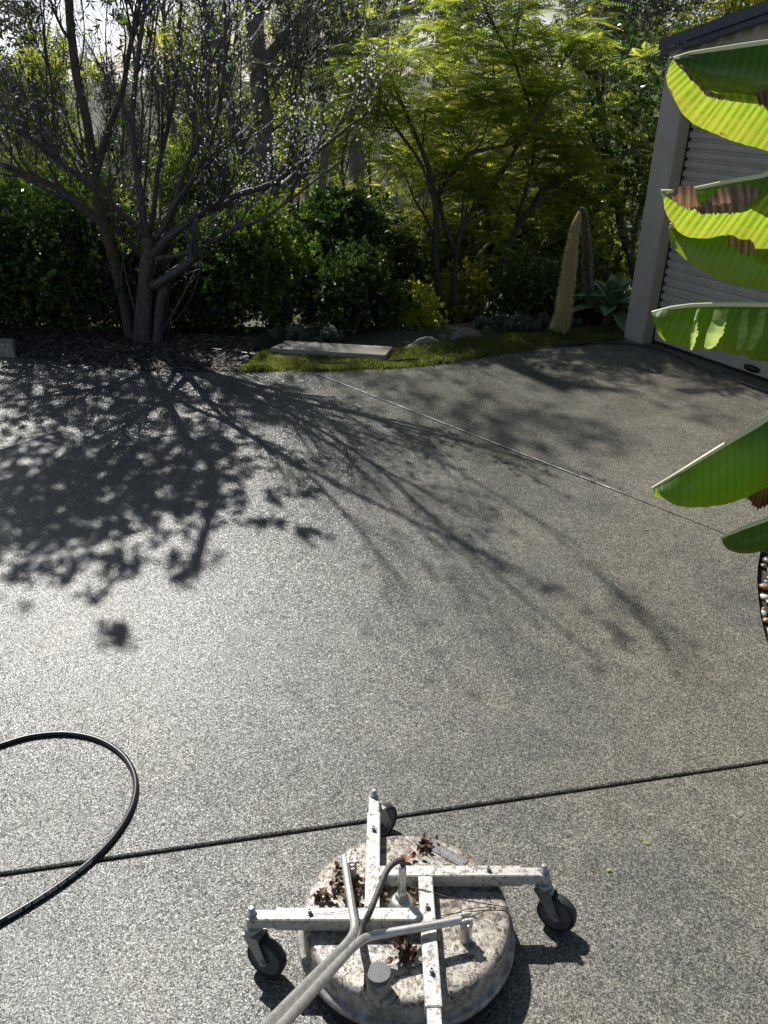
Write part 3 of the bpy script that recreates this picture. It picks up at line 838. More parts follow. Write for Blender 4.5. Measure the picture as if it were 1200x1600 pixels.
while len(placed) < 170 and tries < 9000:
    tries += 1
    y = rp_.uniform(bed_edge[9][1], bed_edge[0][1] - .02)
    xe = np.interp(y, [b[1] for b in bed_edge][::-1], [b[0] for b in bed_edge][::-1])
    r = rp_.uniform(.014, .032); x = xe + r * .9 + rp_.uniform(0, .42)
    if any((x - a) ** 2 + (y - b) ** 2 < (.8 * (r + c)) ** 2 for a, b, c in placed): continue
    placed.append((x, y, r))
    mi = rp_.randrange(4)
    me = pm[rp_.randrange(5)].copy(); me.materials.append(pebble_m[mi])
    o = link('pebble', me); o.location = (x, y, gz(y) - .035 + r * .35 + rp_.uniform(0, .012)); o.scale = (r, r, r)
    o.rotation_euler = (rp_.uniform(-.3, .3), rp_.uniform(-.3, .3), rp_.uniform(0, 6))
    tag(o, names[mi], 'pebble', 'pebbles in the garden bed')

# ------------------------------------------------------------------ surface cleaner (built in the slab's own frame)
deckc = cl(630, 1430, .12); DC = Vector((.054, 1.475, 0)); DR = .262
Mslab = Matrix.Rotation(-SLOPE, 4, 'X')
Opt = Vector((0, 0, CZ)) - (Mslab @ Vector((0, 0, HN, 1))).xyz     # slab-frame origin
def L2W(p): return Opt + (Mslab @ (Vector(p) * KC).to_4d()).xyz
sc_root = empty('surface_cleaner')
sc_root.matrix_world = Matrix.Translation(L2W(DC)) @ Mslab @ Matrix.Scale(KC, 4)
tag(sc_root, 'round stainless steel surface cleaner on castors, spattered with mud, at the bottom of the photo', 'surface cleaner')
def q(p): return Vector(p) - DC
def qc(px, py, z): return q(cl(px, py, z))
bm = bmesh.new()
lathe(bm, [(0, .121), (.10, .1205), (.236, .119), (.239, .1187), (.244, .1172), (.2485, .1140), (.2515, .1095), (.2525, .104)], n=96)
dk = from_bm('deck', bm, M['deck'], sc_root, True)
bm = bmesh.new()
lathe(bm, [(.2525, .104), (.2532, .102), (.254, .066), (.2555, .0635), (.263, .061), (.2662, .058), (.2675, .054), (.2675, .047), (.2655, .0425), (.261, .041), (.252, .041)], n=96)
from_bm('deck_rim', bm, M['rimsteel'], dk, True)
bm = bmesh.new(); lathe(bm, [(.257, .045), (.257, .008), (.250, .006), (.250, .045)], n=96)
from_bm('brush_skirt', bm, M['brush'], sc_root, True)
BT = .165; HB = .0175
def bar_pts(px0, px1, axis, w=HB, z0=BT - .035, z1=BT): pass
def tube_bar(name, lo, hi, parent, mat='armsteel', open_end=None):
    bm = bmesh.new(); box(bm, lo, hi, .0018)
    return from_bm(name, bm, M[mat], parent)
aL, aE = qc(430, 1427, BT), qc(387, 1425, BT)     # arm pointing left
bR, bE = qc(815, 1360, BT), qc(858, 1360, BT)     # arm pointing right
cF, cE = qc(584, 1268, BT), qc(592, 1238, BT)     # arm pointing away
dX = qc(671, 1470, BT).x; dN = qc(678, 1572, BT).y
cX = cF.x
z0, z1 = BT - .035, BT
arms = []
arms.append((tube_bar('arm', (aL.x, aL.y - HB, z0), (dX - HB, aL.y + HB, z1), sc_root), 'A'))
arms.append((tube_bar('arm', (cX + HB, bR.y - HB, z0), (bR.x, bR.y + HB, z1), sc_root), 'B'))
arms.append((tube_bar('arm', (cX - HB, aL.y + HB, z0), (cX + HB, cF.y, z1), sc_root), 'C'))
arms.append((tube_bar('arm', (dX - HB, dN, z0), (dX + HB, bR.y - HB, z1), sc_root), 'D'))
hb2 = .0145
tube_bar('arm_extension', (aE.x, aL.y - hb2, z0 + .003), (aL.x, aL.y + hb2, z1 - .003), arms[0][0])
tube_bar('arm_extension', (bR.x, bR.y - hb2, z0 + .003), (bE.x, bR.y + hb2, z1 - .003), arms[1][0])
tube_bar('arm_extension', (cX - hb2, cF.y, z0 + .003), (cX + hb2, cE.y, z1 - .003), arms[2][0])
tube_bar('arm_extension', (dX - hb2, dN - .11, z0 + .003), (dX + hb2, dN, z1 - .003), arms[3][0])
def bolt(p, parent, r=.0065, h=.018, name='bolt'):
    bm = bmesh.new(); x, y, z = p
    lathe(bm, [(r * 1.6, 0), (r * 1.6, .002), (r, .002), (r, h), (r * .55, h), (r * .55, h - .006), (0, h - .006)], c=p, n=14)
    return from_bm(name, bm, M['cast'], parent, False)
bolt((qc(484, 1427, BT).x, aL.y, z1), sc_root, .005, .012)
bolt((qc(763, 1360, BT).x, bR.y, z1), sc_root, .005, .012)
bolt((cX, qc(590, 1297, BT).y, z1), sc_root, .005, .012)
bolt((dX, qc(676, 1418, BT).y, z1), sc_root, .005, .010)
bolt((dX, qc(677, 1520, BT).y, z1), sc_root, .005, .012)

def castor(p, psi, trail, kind):
    """p: top of the stem on the arm; psi: heading of the trail"""
    x, y = p.x, p.y
    bm = bmesh.new()
    lathe(bm, [(0, z1 - .003 + .021), (.0045, z1 + .018), (.0075, z1 + .018), (.0075, z1 - .002), (.013, z1 - .002), (.013, z0 + .002), (.019, z0 + .001), (.022, z0 - .004), (.022, z0 - .014), (.019, z0 - .019), (0, z0 - .019)], c=(x, y, 0), n=24)
    co = from_bm('castor', bm, M['cast'], sc_root, True)
    d = Vector((math.cos(psi), math.sin(psi), 0)); s = Vector((-d.y, d.x, 0))
    ax = Vector((x, y, .05)) + d * trail
    Rw, hw = .05, .0145
    bm = bmesh.new()
    lathe(bm, [(.040, -hw * .72), (.046, -hw), (Rw - .001, -hw * .75), (Rw, -hw * .3), (Rw, hw * .3), (Rw - .001, hw * .75), (.046, hw), (.040, hw * .72)], c=ax, n=40, axis=s)
    from_bm('tyre', bm, M['rubber'], co, True)
    bm = bmesh.new()
    lathe(bm, [(0, -hw - .001), (.012, -hw - .001), (.013, -hw * .7), (.036, -hw * .62), (.0405, -hw * .8), (.0405, hw * .8), (.036, hw * .62), (.013, hw * .7), (.012, hw + .001), (0, hw + .001)], c=ax, n=40, axis=s)
    from_bm('wheel_hub', bm, M['hubplastic'], co, False)
    bm = bmesh.new()
    ztop = z0 - .016
    for sg in (-1, 1):
        o1 = s * sg * (hw + .0035); o2 = s * sg * (hw + .0065)
        base = Vector((x, y, ztop))
        outline2 = [base - d * .018, base + d * (.024), Vector((ax.x, ax.y, .05)) + d * .012 + Vector((0, 0, -.004)), Vector((ax.x, ax.y, .05)) + Vector((0, 0, -.012)), Vector((ax.x, ax.y, .05)) - d * .011 + Vector((0, 0, -.004))]
        a = [bm.verts.new(v + o1) for v in outline2]; b = [bm.verts.new(v + o2) for v in outline2]
        n = len(a); bm.faces.new(a); bm.faces.new(b[::-1])
        for i in range(n): bm.faces.new((a[i], a[(i + 1) % n], b[(i + 1) % n], b[i]))
        cyl(bm, Vector((ax.x, ax.y, .05)) + o2, Vector((ax.x, ax.y, .05)) + o2 + s * sg * .004, .0065, n=10)
    # crown of the fork over the wheel
    cr = Matrix((( d.x, s.x, 0), (d.y, s.y, 0), (0, 0, 1)))
    b2 = bmesh.new(); box(b2, (-.018, -(hw + .0065), ztop - .002), (.030, hw + .0065, ztop + .002), .0015)
    for v in b2.verts: v.co = Vector((x, y, 0)) + cr @ v.co
    me = bpy.data.meshes.new('t'); b2.to_mesh(me); b2.free(); bm.from_mesh(me); bpy.data.meshes.remove(me)
    from_bm('fork', bm, M['cast'], co)
    return co
castor(Vector((bE.x - .012, bR.y, 0)), R(-28), .040, 'r')
castor(Vector((aE.x + .010, aL.y, 0)), R(-25), .036, 'l')
castor(Vector((cX, cE.y - .012, 0)), R(48), .040, 'b')
castor(Vector((dX, dN - .098, 0)), R(-60), .040, 'f')

# handle brackets, tubes
def lug(px, py, topz, yaw):
    c = qc(px, py, .12)
    bm = bmesh.new()
    cyl(bm, (c.x, c.y, .119), (c.x, c.y, topz - .02), .0145, n=20)
    for sg in (-1, 1):
        b2 = bmesh.new(); box(b2, (-.013, .005 * sg - .003 + .004 * sg, topz - .026), (.013, .005 * sg + .003 + .004 * sg, topz), .0015)
        rot = Matrix.Rotation(yaw, 3, 'Z')
        for v in b2.verts: v.co = Vector((c.x, c.y, 0)) + rot @ v.co
        me = bpy.data.meshes.new('t'); b2.to_mesh(me); b2.free(); bm.from_mesh(me); bpy.data.meshes.remove(me)
    cyl(bm, Vector((c.x, c.y, topz - .012)) + Matrix.Rotation(yaw, 3, 'Z') @ Vector((0, -.02, 0)), Vector((c.x, c.y, topz - .012)) + Matrix.Rotation(yaw, 3, 'Z') @ Vector((0, .02, 0)), .004, n=10)
    return from_bm('handle_bracket', bm, M['steel'], sc_root), c
l1, c1 = lug(727, 1468, .190, R(12))
l2, c2 = lug(549, 1376, .190, R(-80))
hA = [q(cl(720, 1437, .182)), q(cl(690, 1443, .183)), q(cl(640, 1452, .186)), q(cl(592, 1460, .190)), q(cl(570, 1466, .196)), q(cl(552, 1480, .215)), q(cl(534, 1499, .25)), q(cl(443, 1600, .46)), q(cl(348, 1700, .66))]
hB = [q(cl(538, 1340, .182)), q(cl(543, 1375, .184)), q(cl(551, 1428, .190)), q(cl(554, 1447, .196)), q(cl(550, 1462, .205)), q(cl(538, 1478, .228)), q(cl(520, 1496, .262)), q(cl(421, 1598, .465)), q(cl(326, 1698, .665))]
def ext(hh):
    d = (hh[-1] - hh[-2]).normalized(); return hh + [hh[-1] + d * .42]
for hh in (ext(hA), ext(hB)):
    t = Tubes(); t.add(smooth_path(hh, 8), .0096, 16)
    t.build('handle_tube', M['steel'], sc_root)
# weld lines between the two tubes
# swivel
sw = qc(628, 1412, .135)
bm = bmesh.new(); lathe(bm, [(.034, .118), (.034, .124), (.031, .130), (.028, .142), (.024, .150), (.0, .150)], c=(sw.x, sw.y, 0), n=32)
swo = from_bm('swivel', bm, M['steel'], sc_root, True)
bm = bmesh.new(); lathe(bm, [(.0, .149), (.017, .149), (.017, .156), (.015, .158), (.015, .166), (.0, .166)], c=(sw.x, sw.y, 0), n=6)
from_bm('hex_nut', bm, M['cast'], swo)
yS = sw.y + DC.y
ztop = clz(1352, yS)
bm = bmesh.new(); lathe(bm, [(.0, .16), (.012, .16), (.012, .172), (.008, .176), (.0095, .178), (.0095, ztop - .004), (.008, ztop), (0, ztop)], c=(sw.x, sw.y, 0), n=18)
from_bm('hose_fitting', bm, M['steel'], swo, True)
hz = ztop
hs = [Vector((sw.x, sw.y, hz - .012)), Vector((sw.x, sw.y, hz + .012)), q(cl(618, 1347, hz + .022)), q(cl(605, 1360, hz + .018)), q(cl(592, 1390, hz + .002)), q(cl(578, 1425, .235)), q(cl(566, 1450, .205)), q(cl(556, 1474, .200)), q(cl(535, 1499, .225)), q(cl(438, 1602, .435)), q(cl(345, 1705, .63))]
t = Tubes(); t.add(smooth_path(hs, 8), .0072, 12); t.build('hose_section', M['hose_brown'], sc_root)
# vacuum stub with flat cap
st = qc(592, 1545, .12)
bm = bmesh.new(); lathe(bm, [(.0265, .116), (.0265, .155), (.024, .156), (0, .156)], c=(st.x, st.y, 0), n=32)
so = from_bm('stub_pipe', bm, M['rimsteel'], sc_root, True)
bm = bmesh.new(); lathe(bm, [(.0, .156), (.0255, .156), (.027, .158), (.027, .167), (.0255, .169), (0, .169)], c=(st.x, st.y, 0), n=32)
from_bm('cap', bm, M['hubplastic'], so, False)
# label plate
pa, pb = qc(661, 1313, .121), qc(727, 1350, .121)
d = (pb - pa); L = d.length; yaw = math.atan2(d.y, d.x)
lab = bpy.data.meshes.new('name_plate')
bm = bmesh.new(); box(bm, (0, -.016, 0), (L, .016, .0015), .0004)
rotm = Matrix.Translation(Vector((pa.x, pa.y, .1205))) @ Matrix.Rotation(yaw, 4, 'Z')
bmesh.ops.transform(bm, matrix=rotm, verts=bm.verts)
plate = from_bm('name_plate', bm, M['label'], sc_root)
me = text_mesh('mosmatic', .026, .0002)
w_ = max(v.co.x for v in me.vertices)
for v in me.vertices:
    v.co = Vector((L - .006 - v.co.x * (L - .012) / w_, .006 - v.co.y, .0021))
    v.co = (rotm @ v.co.to_4d()).xyz
link('lettering', me, M['lettering'], plate)
# side sticker, heart shaped rust mark on the skirt
# twig strands lying over deck
def twig(px, z, r, label):
    t = Tubes(); t.add([L2W(cl(a, b, zz)) for (a, b), zz in zip(px, z)], r, 5)
    return tag(t.build('twig', M['bark_brown']), label, 'twig')
twig([(640, 1386), (668, 1392), (700, 1402), (745, 1410), (795, 1418)], [.165, .168, .150, .135, .123], .0016, 'long thin dark twig lying across the cleaner deck to its right rim')
twig([(796, 1420), (760, 1417), (730, 1420), (700, 1431), (692, 1433)], [.123, .125, .135, .14, .135], .0013, 'short thin twig leaning by the right handle bracket on the deck')
twig([(483, 1437), (486, 1428), (520, 1426), (560, 1420), (585, 1412)], [.166, .167, .168, .169, .168], .0009, 'hair thin twig lying on the left arm of the cleaner')
# debris
rd = random.Random(21)
spots = []
for cx, cy, n, rx, ry in ((548, 1392, 34, 18, 24), (532, 1368, 12, 10, 16), (662, 1322, 18, 13, 11), (632, 1486, 26, 18, 18), (508, 1402, 14, 16, 6), (645, 1405, 8, 8, 10), (540, 1312, 5, 16, 6), (600, 1400, 6, 8, 8), (480, 1372, 2, 6, 6)):
    for i in range(n): spots.append((rd.gauss(cx, rx * .6), rd.gauss(cy, ry * .6)))
for sx_, sy_ in spots:
    p = cl(sx_, sy_, .123 + rd.uniform(.002, .010))
    if (p.xy - DC.xy).length > DR * .92: continue
    p = L2W(p)
    o = leaf_obj('dead_leaf', p, rd.uniform(.010, .034), rd.uniform(.004, .010), rd.uniform(.5, 1.6), rd.uniform(0, 6), 'deadleaf', 'curled brown dead leaf in the litter on the cleaner deck', 'leaf', 'dead leaves on the cleaner deck', tilt=rd.uniform(-.7, .7) - .19, rs_=rd.randrange(9999))
leaf_obj('dead_leaf', L2W(cl(635, 1342, .126)), .034, .011, .7, 1.2, 'redleaf', 'crumpled reddish leaf on the deck behind the right arm', 'leaf', tilt=-.2, rs_=3)
leaf_obj('dead_leaf', L2W(cl(645, 1338, .127)), .024, .009, .9, 2.6, 'redleaf', 'small reddish leaf tucked right of the larger reddish one', 'leaf', tilt=-.2, rs_=5)
n = 1500
rs = np.random.RandomState(8)
an = rs.rand(n) * 6.28; rr_ = DR * .93 * np.sqrt(rs.rand(n))
pos = np.array([tuple(L2W((DC.x + r * math.cos(a), DC.y + r * math.sin(a), .122))) for a, r in zip(an, rr_)])
tag(scatter('leaf_grit', *chip, pos, np.c_[rs.normal(0, 1, n), rs.normal(0, 1, n), rs.normal(0, .3, n)], rs.normal(0, .5, n), np.c_[.0009 + .0016 * rs.rand(n), .0015 + .004 * rs.rand(n), .003 * np.ones(n)], M['mulch']),
    'fine dark leaf crumbs scattered over the cleaner deck', 'grit', kind='stuff')

# ------------------------------------------------------------------ banana plant
ban = empty('banana_plant', (2.15, 2.45, gz(2.45) - .04))
tag(ban, 'banana plant with large drooping yellow green leaves at the right edge', 'banana plant')
BL = Vector(ban.location)
def resamp(pts, n):
    pts = [Vector(p) for p in pts]; cum = [0]
    for a, b in zip(pts[:-1], pts[1:]): cum.append(cum[-1] + (b - a).length)
    out = []
    for k in range(n):
        s_ = cum[-1] * k / (n - 1); i = max(1, next((j for j, c in enumerate(cum) if c >= s_ - 1e-9), len(cum) - 1))
        f = (s_ - cum[i - 1]) / (cum[i] - cum[i - 1] + 1e-9); out.append(pts[i - 1].lerp(pts[i], f))
    return out, cum[-1]
def blade_mesh(name, mid, edge, mat, parent, bulge=.02, rib=.0035, nu=90, nv=14, fringe=.0012, seed=0, uvoff=0.0):
    A, La = resamp(mid, nu); B, _ = resamp(edge, nu); rr = random.Random(seed)
    Vv = []; uv = []
    rv_ = [rr.uniform(-1, 1) for _ in range(nu + 2)]
    for i in range(nu):
        fr = rr.uniform(-fringe, fringe)
        for j in range(nv):
            t = j / (nv - 1)
            p = A[i].lerp(B[i], t)
            toward = Vector((-.25, -1, .15)).normalized()
            p = p + toward * (bulge * math.sin(math.pi * t) + rib * (.5 * math.sin(i * 1.25) + .8 * (rv_[i] + rv_[i + 1]) * .6) * math.sin(math.pi * t * .9)) 
            if j == nv - 1: p = p + (B[i] - A[i]).normalized() * fr
            Vv.append(tuple(p - BL)); uv.append((La * i / (nu - 1) + uvoff, t))
    I = []
    for i in range(nu - 1):
        for j in range(nv - 1):
            a = i * nv + j; I += [a, a + nv, a + nv + 1, a + 1]
    me = np_mesh(name, np.array(Vv), 4, I, True)
    ul = me.uv_layers.new(name='UVMap')
    ul.data.foreach_set('uv', np.array([uv[k] for k in I], dtype=np.float32).ravel())
    return link(name, me, M[mat], parent)
def rib_tube(mid, r0, r1, parent):
    pts, _ = resamp([Vector(p) - BL for p in mid], 30)
    t = Tubes(); t.add(pts, [r0 + (r1 - r0) * i / 29 for i in range(30)], 8)
    return t.build('midrib', M['midrib'], parent)
def bleaf(mid, near, far, near_mat, far_mat, base, yb, seed, label=None, nb=.02, fb=-.02, r0=.0055, r1=.013):
    """mid/near/far: (px,py,Y) lists from tip to frame edge; base: point by the stem"""
    m = [P(*p) for p in mid]; base = Vector(base)
    m2 = smooth_path(m + [m[-1].lerp(base, .5) + Vector((0, 0, .06)), base], 4)
    def tail(e, dy, dz):
        e = [P(*p) for p in e]
        a_, b_, c_ = e[-1].lerp(base, .33) + Vector((0, dy * .7, dz * .9)), e[-1].lerp(base, .66) + Vector((0, dy, dz * .75)), base + Vector((-.16, dy * .3, dz * .22))
        return e[:-1] + smooth_path([e[-1], a_, b_, c_, base + Vector((-.02, 0, -.012))], 4)
    root = blade_mesh('leaf', m2, tail(near, -.03, -.11), near_mat, ban, nb, rib=.0010, seed=seed)
    if label: root['label'] = label
    if far:
        blade_mesh('leaf_half', m2, tail(far, .11, -.11), far_mat, root, fb, seed=seed + 7, uvoff=.3)
    rib_tube(m2, r0, r1, root)
    return root
# 1 top leaf: dark torn near half, sunlit yellow far half below it
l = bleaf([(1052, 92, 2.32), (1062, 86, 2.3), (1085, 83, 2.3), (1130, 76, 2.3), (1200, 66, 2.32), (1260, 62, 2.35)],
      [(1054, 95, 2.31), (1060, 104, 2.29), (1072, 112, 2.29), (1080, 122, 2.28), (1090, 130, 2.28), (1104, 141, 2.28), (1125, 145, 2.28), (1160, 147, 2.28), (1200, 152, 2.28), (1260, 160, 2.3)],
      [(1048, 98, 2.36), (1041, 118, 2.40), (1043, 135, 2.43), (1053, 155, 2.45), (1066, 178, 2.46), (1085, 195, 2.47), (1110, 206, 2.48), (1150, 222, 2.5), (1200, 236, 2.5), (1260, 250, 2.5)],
      'ban_shaded', 'ban_y', (2.1, 2.5, 2.02), 0, 1, 'large banana leaf with dark torn near half and glowing yellow far half')
blade_mesh('torn_strip', [P(1112, 146, 2.30), P(1135, 144, 2.3), P(1165, 145, 2.3), P(1186, 144, 2.3), P(1200, 134, 2.3), P(1240, 130, 2.3)],
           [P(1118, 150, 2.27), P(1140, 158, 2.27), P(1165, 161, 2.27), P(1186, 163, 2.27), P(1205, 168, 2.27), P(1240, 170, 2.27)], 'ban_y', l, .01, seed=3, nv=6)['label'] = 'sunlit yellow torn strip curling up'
blade_mesh('torn_strip', [P(1058, 98, 2.275), P(1070, 103, 2.275), P(1078, 116, 2.27), P(1095, 131, 2.27), P(1110, 142, 2.27), P(1135, 152, 2.26)],
           [P(1062, 106, 2.26), P(1070, 113, 2.26), P(1078, 124, 2.26), P(1090, 134, 2.26), P(1104, 150, 2.26), P(1130, 157, 2.26)], 'ban_dead', l, .006, seed=4, nv=5, fringe=.003)
blade_mesh('torn_strip', [P(1181, 146, 2.26), P(1188, 140, 2.26), P(1192, 141, 2.26), P(1215, 138, 2.26)],
           [P(1187, 170, 2.255), P(1190, 160, 2.255), P(1197, 172, 2.255), P(1215, 172, 2.255)], 'ban_dead', l, .006, seed=14, nv=5, fringe=.008)
# 2 second leaf: withered near half, yellow far half
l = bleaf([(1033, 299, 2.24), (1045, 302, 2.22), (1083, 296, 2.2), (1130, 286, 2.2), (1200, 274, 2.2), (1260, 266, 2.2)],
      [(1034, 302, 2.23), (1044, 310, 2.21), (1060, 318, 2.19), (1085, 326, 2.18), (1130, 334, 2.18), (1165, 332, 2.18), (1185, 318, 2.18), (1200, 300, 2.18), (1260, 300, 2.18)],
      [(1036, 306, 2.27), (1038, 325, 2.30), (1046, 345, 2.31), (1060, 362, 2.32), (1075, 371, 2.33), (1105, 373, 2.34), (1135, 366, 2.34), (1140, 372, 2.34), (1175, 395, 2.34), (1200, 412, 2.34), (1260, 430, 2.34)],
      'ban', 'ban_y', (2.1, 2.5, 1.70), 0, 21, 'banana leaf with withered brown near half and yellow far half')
def drape(name, top, bot, mat, parent, seed, lab=None, Y=2.165):
    o = blade_mesh(name, [P(a, b, Y) for a, b in top], [P(a, b, Y - .01) for a, b in bot], mat, parent, .008, rib=.0035, seed=seed, nv=9, nu=40, fringe=.006)
    if lab: o['label'] = lab
drape('withered_patch', [(1040, 301), (1050, 296), (1060, 291), (1082, 290), (1085, 292), (1090, 312), (1092, 318)], [(1046, 305), (1052, 314), (1062, 322), (1080, 328), (1092, 332), (1110, 334), (1112, 330)], 'ban_dead', l, 5, 'papery grey brown withered tip')
drape('withered_patch', [(1092, 318), (1105, 314), (1112, 306), (1122, 296), (1150, 288), (1172, 290), (1190, 298)], [(1098, 332), (1110, 334), (1130, 334), (1150, 333), (1166, 326), (1172, 316), (1190, 302)], 'ban_dead', l, 6, 'large brown withered patch')
drape('withered_patch', [(1136, 366), (1146, 368), (1156, 374), (1172, 374), (1178, 380)], [(1137, 384), (1148, 386), (1158, 396), (1174, 398), (1180, 394)], 'ban_dead', l, 7, 'brown torn scrap at the lower edge', 2.30)
# 3 leaf hidden behind the second
l = bleaf([(1047, 352, 2.44), (1060, 345, 2.44), (1100, 335, 2.44), (1150, 325, 2.44), (1200, 318, 2.44), (1260, 310, 2.44)],
      [(1044, 360, 2.42), (1047, 378, 2.40), (1052, 388, 2.38), (1068, 402, 2.37), (1090, 420, 2.36), (1120, 436, 2.36), (1160, 448, 2.36), (1200, 454, 2.36), (1260, 462, 2.36)],
      [(1046, 358, 2.5), (1052, 380, 2.55), (1070, 395, 2.58), (1110, 412, 2.6), (1200, 436, 2.6), (1260, 445, 2.6)],
      'ban', 'ban', (2.1, 2.55, 1.62), 0, 31, 'green banana leaf half hidden under the withered leaf')
# 4
l = bleaf([(1019, 489, 2.12), (1040, 483, 2.1), (1070, 478, 2.1), (1120, 476, 2.1), (1200, 477, 2.1), (1270, 482, 2.1)],
      [(1020, 494, 2.11), (1022, 508, 2.09), (1028, 523, 2.08), (1040, 535, 2.07), (1068, 541, 2.07), (1098, 547, 2.07), (1116, 545, 2.07), (1155, 557, 2.07), (1164, 552, 2.07), (1172, 562, 2.07), (1200, 566, 2.07), (1270, 575, 2.07)],
      [(1021, 493, 2.15), (1026, 505, 2.2), (1040, 520, 2.24), (1090, 530, 2.26), (1150, 540, 2.27), (1200, 545, 2.27), (1270, 550, 2.27)],
      'ban', 'ban', (2.1, 2.45, 1.32), 0, 41, 'green banana leaf with pale sun streaks crossing the roller door')
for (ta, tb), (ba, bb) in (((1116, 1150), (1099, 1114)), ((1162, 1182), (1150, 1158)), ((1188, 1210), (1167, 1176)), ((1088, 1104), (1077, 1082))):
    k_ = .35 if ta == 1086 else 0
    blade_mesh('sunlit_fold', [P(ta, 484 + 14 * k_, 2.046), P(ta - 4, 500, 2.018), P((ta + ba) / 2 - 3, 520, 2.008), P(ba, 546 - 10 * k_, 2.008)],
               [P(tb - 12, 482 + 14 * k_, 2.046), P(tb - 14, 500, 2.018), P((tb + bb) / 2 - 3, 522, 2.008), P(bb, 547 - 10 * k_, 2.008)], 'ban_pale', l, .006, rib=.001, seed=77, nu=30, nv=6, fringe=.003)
# 5
l = bleaf([(1020, 763, 2.03), (1060, 739, 2.0), (1110, 708, 2.0), (1160, 678, 2.0), (1200, 655, 2.0), (1270, 615, 2.02)],
      [(1021, 768, 2.02), (1036, 777, 1.99), (1044, 783, 1.98), (1054, 790, 1.97), (1080, 793, 1.97), (1105, 792, 1.97), (1135, 788, 1.97), (1165, 778, 1.97), (1200, 760, 1.97), (1270, 730, 1.98)],
      [(1021, 766, 2.06), (1040, 775, 2.11), (1060, 782, 2.14), (1105, 780, 2.16), (1150, 768, 2.17), (1200, 748, 2.17), (1270, 715, 2.17)],
      'ban', 'ban', (2.1, 2.4, 1.15), 0, 51, 'long clean green banana leaf rising to the right')
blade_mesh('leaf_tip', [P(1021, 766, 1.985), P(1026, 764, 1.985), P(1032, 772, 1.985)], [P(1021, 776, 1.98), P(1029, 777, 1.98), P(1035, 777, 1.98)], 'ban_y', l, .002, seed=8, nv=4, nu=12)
drape('withered_patch', [(1166, 774), (1175, 770), (1190, 764), (1215, 752)], [(1164, 774), (1176, 790), (1185, 796), (1215, 782)], 'ban_orange', l, 9, 'rust brown withered scrap hanging under the leaf', 2.05)
# 6
l = bleaf([(1127, 841, 1.94), (1150, 830, 1.92), (1175, 820, 1.92), (1200, 811, 1.92), (1270, 785, 1.92)],
      [(1128, 845, 1.93), (1131, 853, 1.92), (1138, 860, 1.91), (1152, 864, 1.90), (1172, 865, 1.90), (1200, 859, 1.90), (1270, 845, 1.90)],
      [(1128, 844, 1.96), (1140, 852, 1.99), (1160, 858, 2.01), (1200, 853, 2.02), (1270, 840, 2.02)],
      'ban', 'ban', (2.1, 2.35, 1.0), 0, 61, 'small green banana leaf tip above the pebble bed')
t = Tubes()
t.add(smooth_path([Vector((0, 0, 0)), Vector((-.01, .0, .5)), Vector((-.02, .02, 1.0)), Vector((-.035, .05, 1.5)), Vector((-.045, .06, 1.9)), Vector((-.02, .06, 2.15)), Vector((.12, .05, 2.5))], 4), list(np.interp(np.linspace(0, 1, 25), [0, .3, .6, .8, .9, 1], [.115, .095, .07, .04, .02, .006])), 20)
t.build('pseudostem', M['ban_stem'], ban)

# ------------------------------------------------------------------ agave with flower spikes
ag_c = G(958, 512); ag_c = Vector((P(957, 470, 8.42).x, 8.42, -.06))
ag = empty('agave_plant', ag_c)
tag(ag, 'large blue green agave rosette beside the shed post, with two drooping fuzzy flower spikes', 'agave')
ra = random.Random(6)
t = Tubes(); t.add([Vector((0, 0, 0)), Vector((0, 0, .12)), Vector((0, 0, .24))], [.07, .08, .05], 12); t.build('trunk', M['bark_brown'], ag)
for i in range(22):
    ring = i / 21
    az = i * 2.399 + ra.uniform(-.15, .15); el = R(-12 + 88 * ring ** 1.1); L = .52 - .14 * ring; w = .075 - .012 * ring
    d = Vector((math.cos(az) * math.cos(el), math.sin(az) * math.cos(el), math.sin(el)))
    side = Vector((-math.sin(az), math.cos(az), 0)); upn = side.cross(d) * -1
    if upn.z < 0: upn = -upn
    bm = bmesh.new(); prev = None; n = 9
    for k in range(n + 1):
        tt = k / n; hw = w * (.45 + 1.0 * math.sin(math.pi * min(1, tt * .62 + .12)) - .0) * (1 if tt < .75 else max(.02, (1 - tt) / .25) ** .7) * .75
        c = Vector((0, 0, .22)) + d * L * tt + Vector((0, 0, -.16 * tt * tt * math.cos(el) * L)) + upn * (.03 * math.sin(math.pi * tt))
        cup = hw * .38
        cur = [bm.verts.new(c - side * hw + upn * cup), bm.verts.new(c - side * hw * .5 + upn * cup * .2), bm.verts.new(c - upn * .004), bm.verts.new(c + side * hw * .5 + upn * cup * .2), bm.verts.new(c + side * hw + upn * cup)]
        if prev:
            for a in range(4): bm.faces.new((prev[a], prev[a + 1], cur[a + 1], cur[a]))
        prev = cur
    o = from_bm('leaf', bm, M['agave'], ag, True)
    md = o.modifiers.new('thick', 'SOLIDIFY'); md.thickness = .008
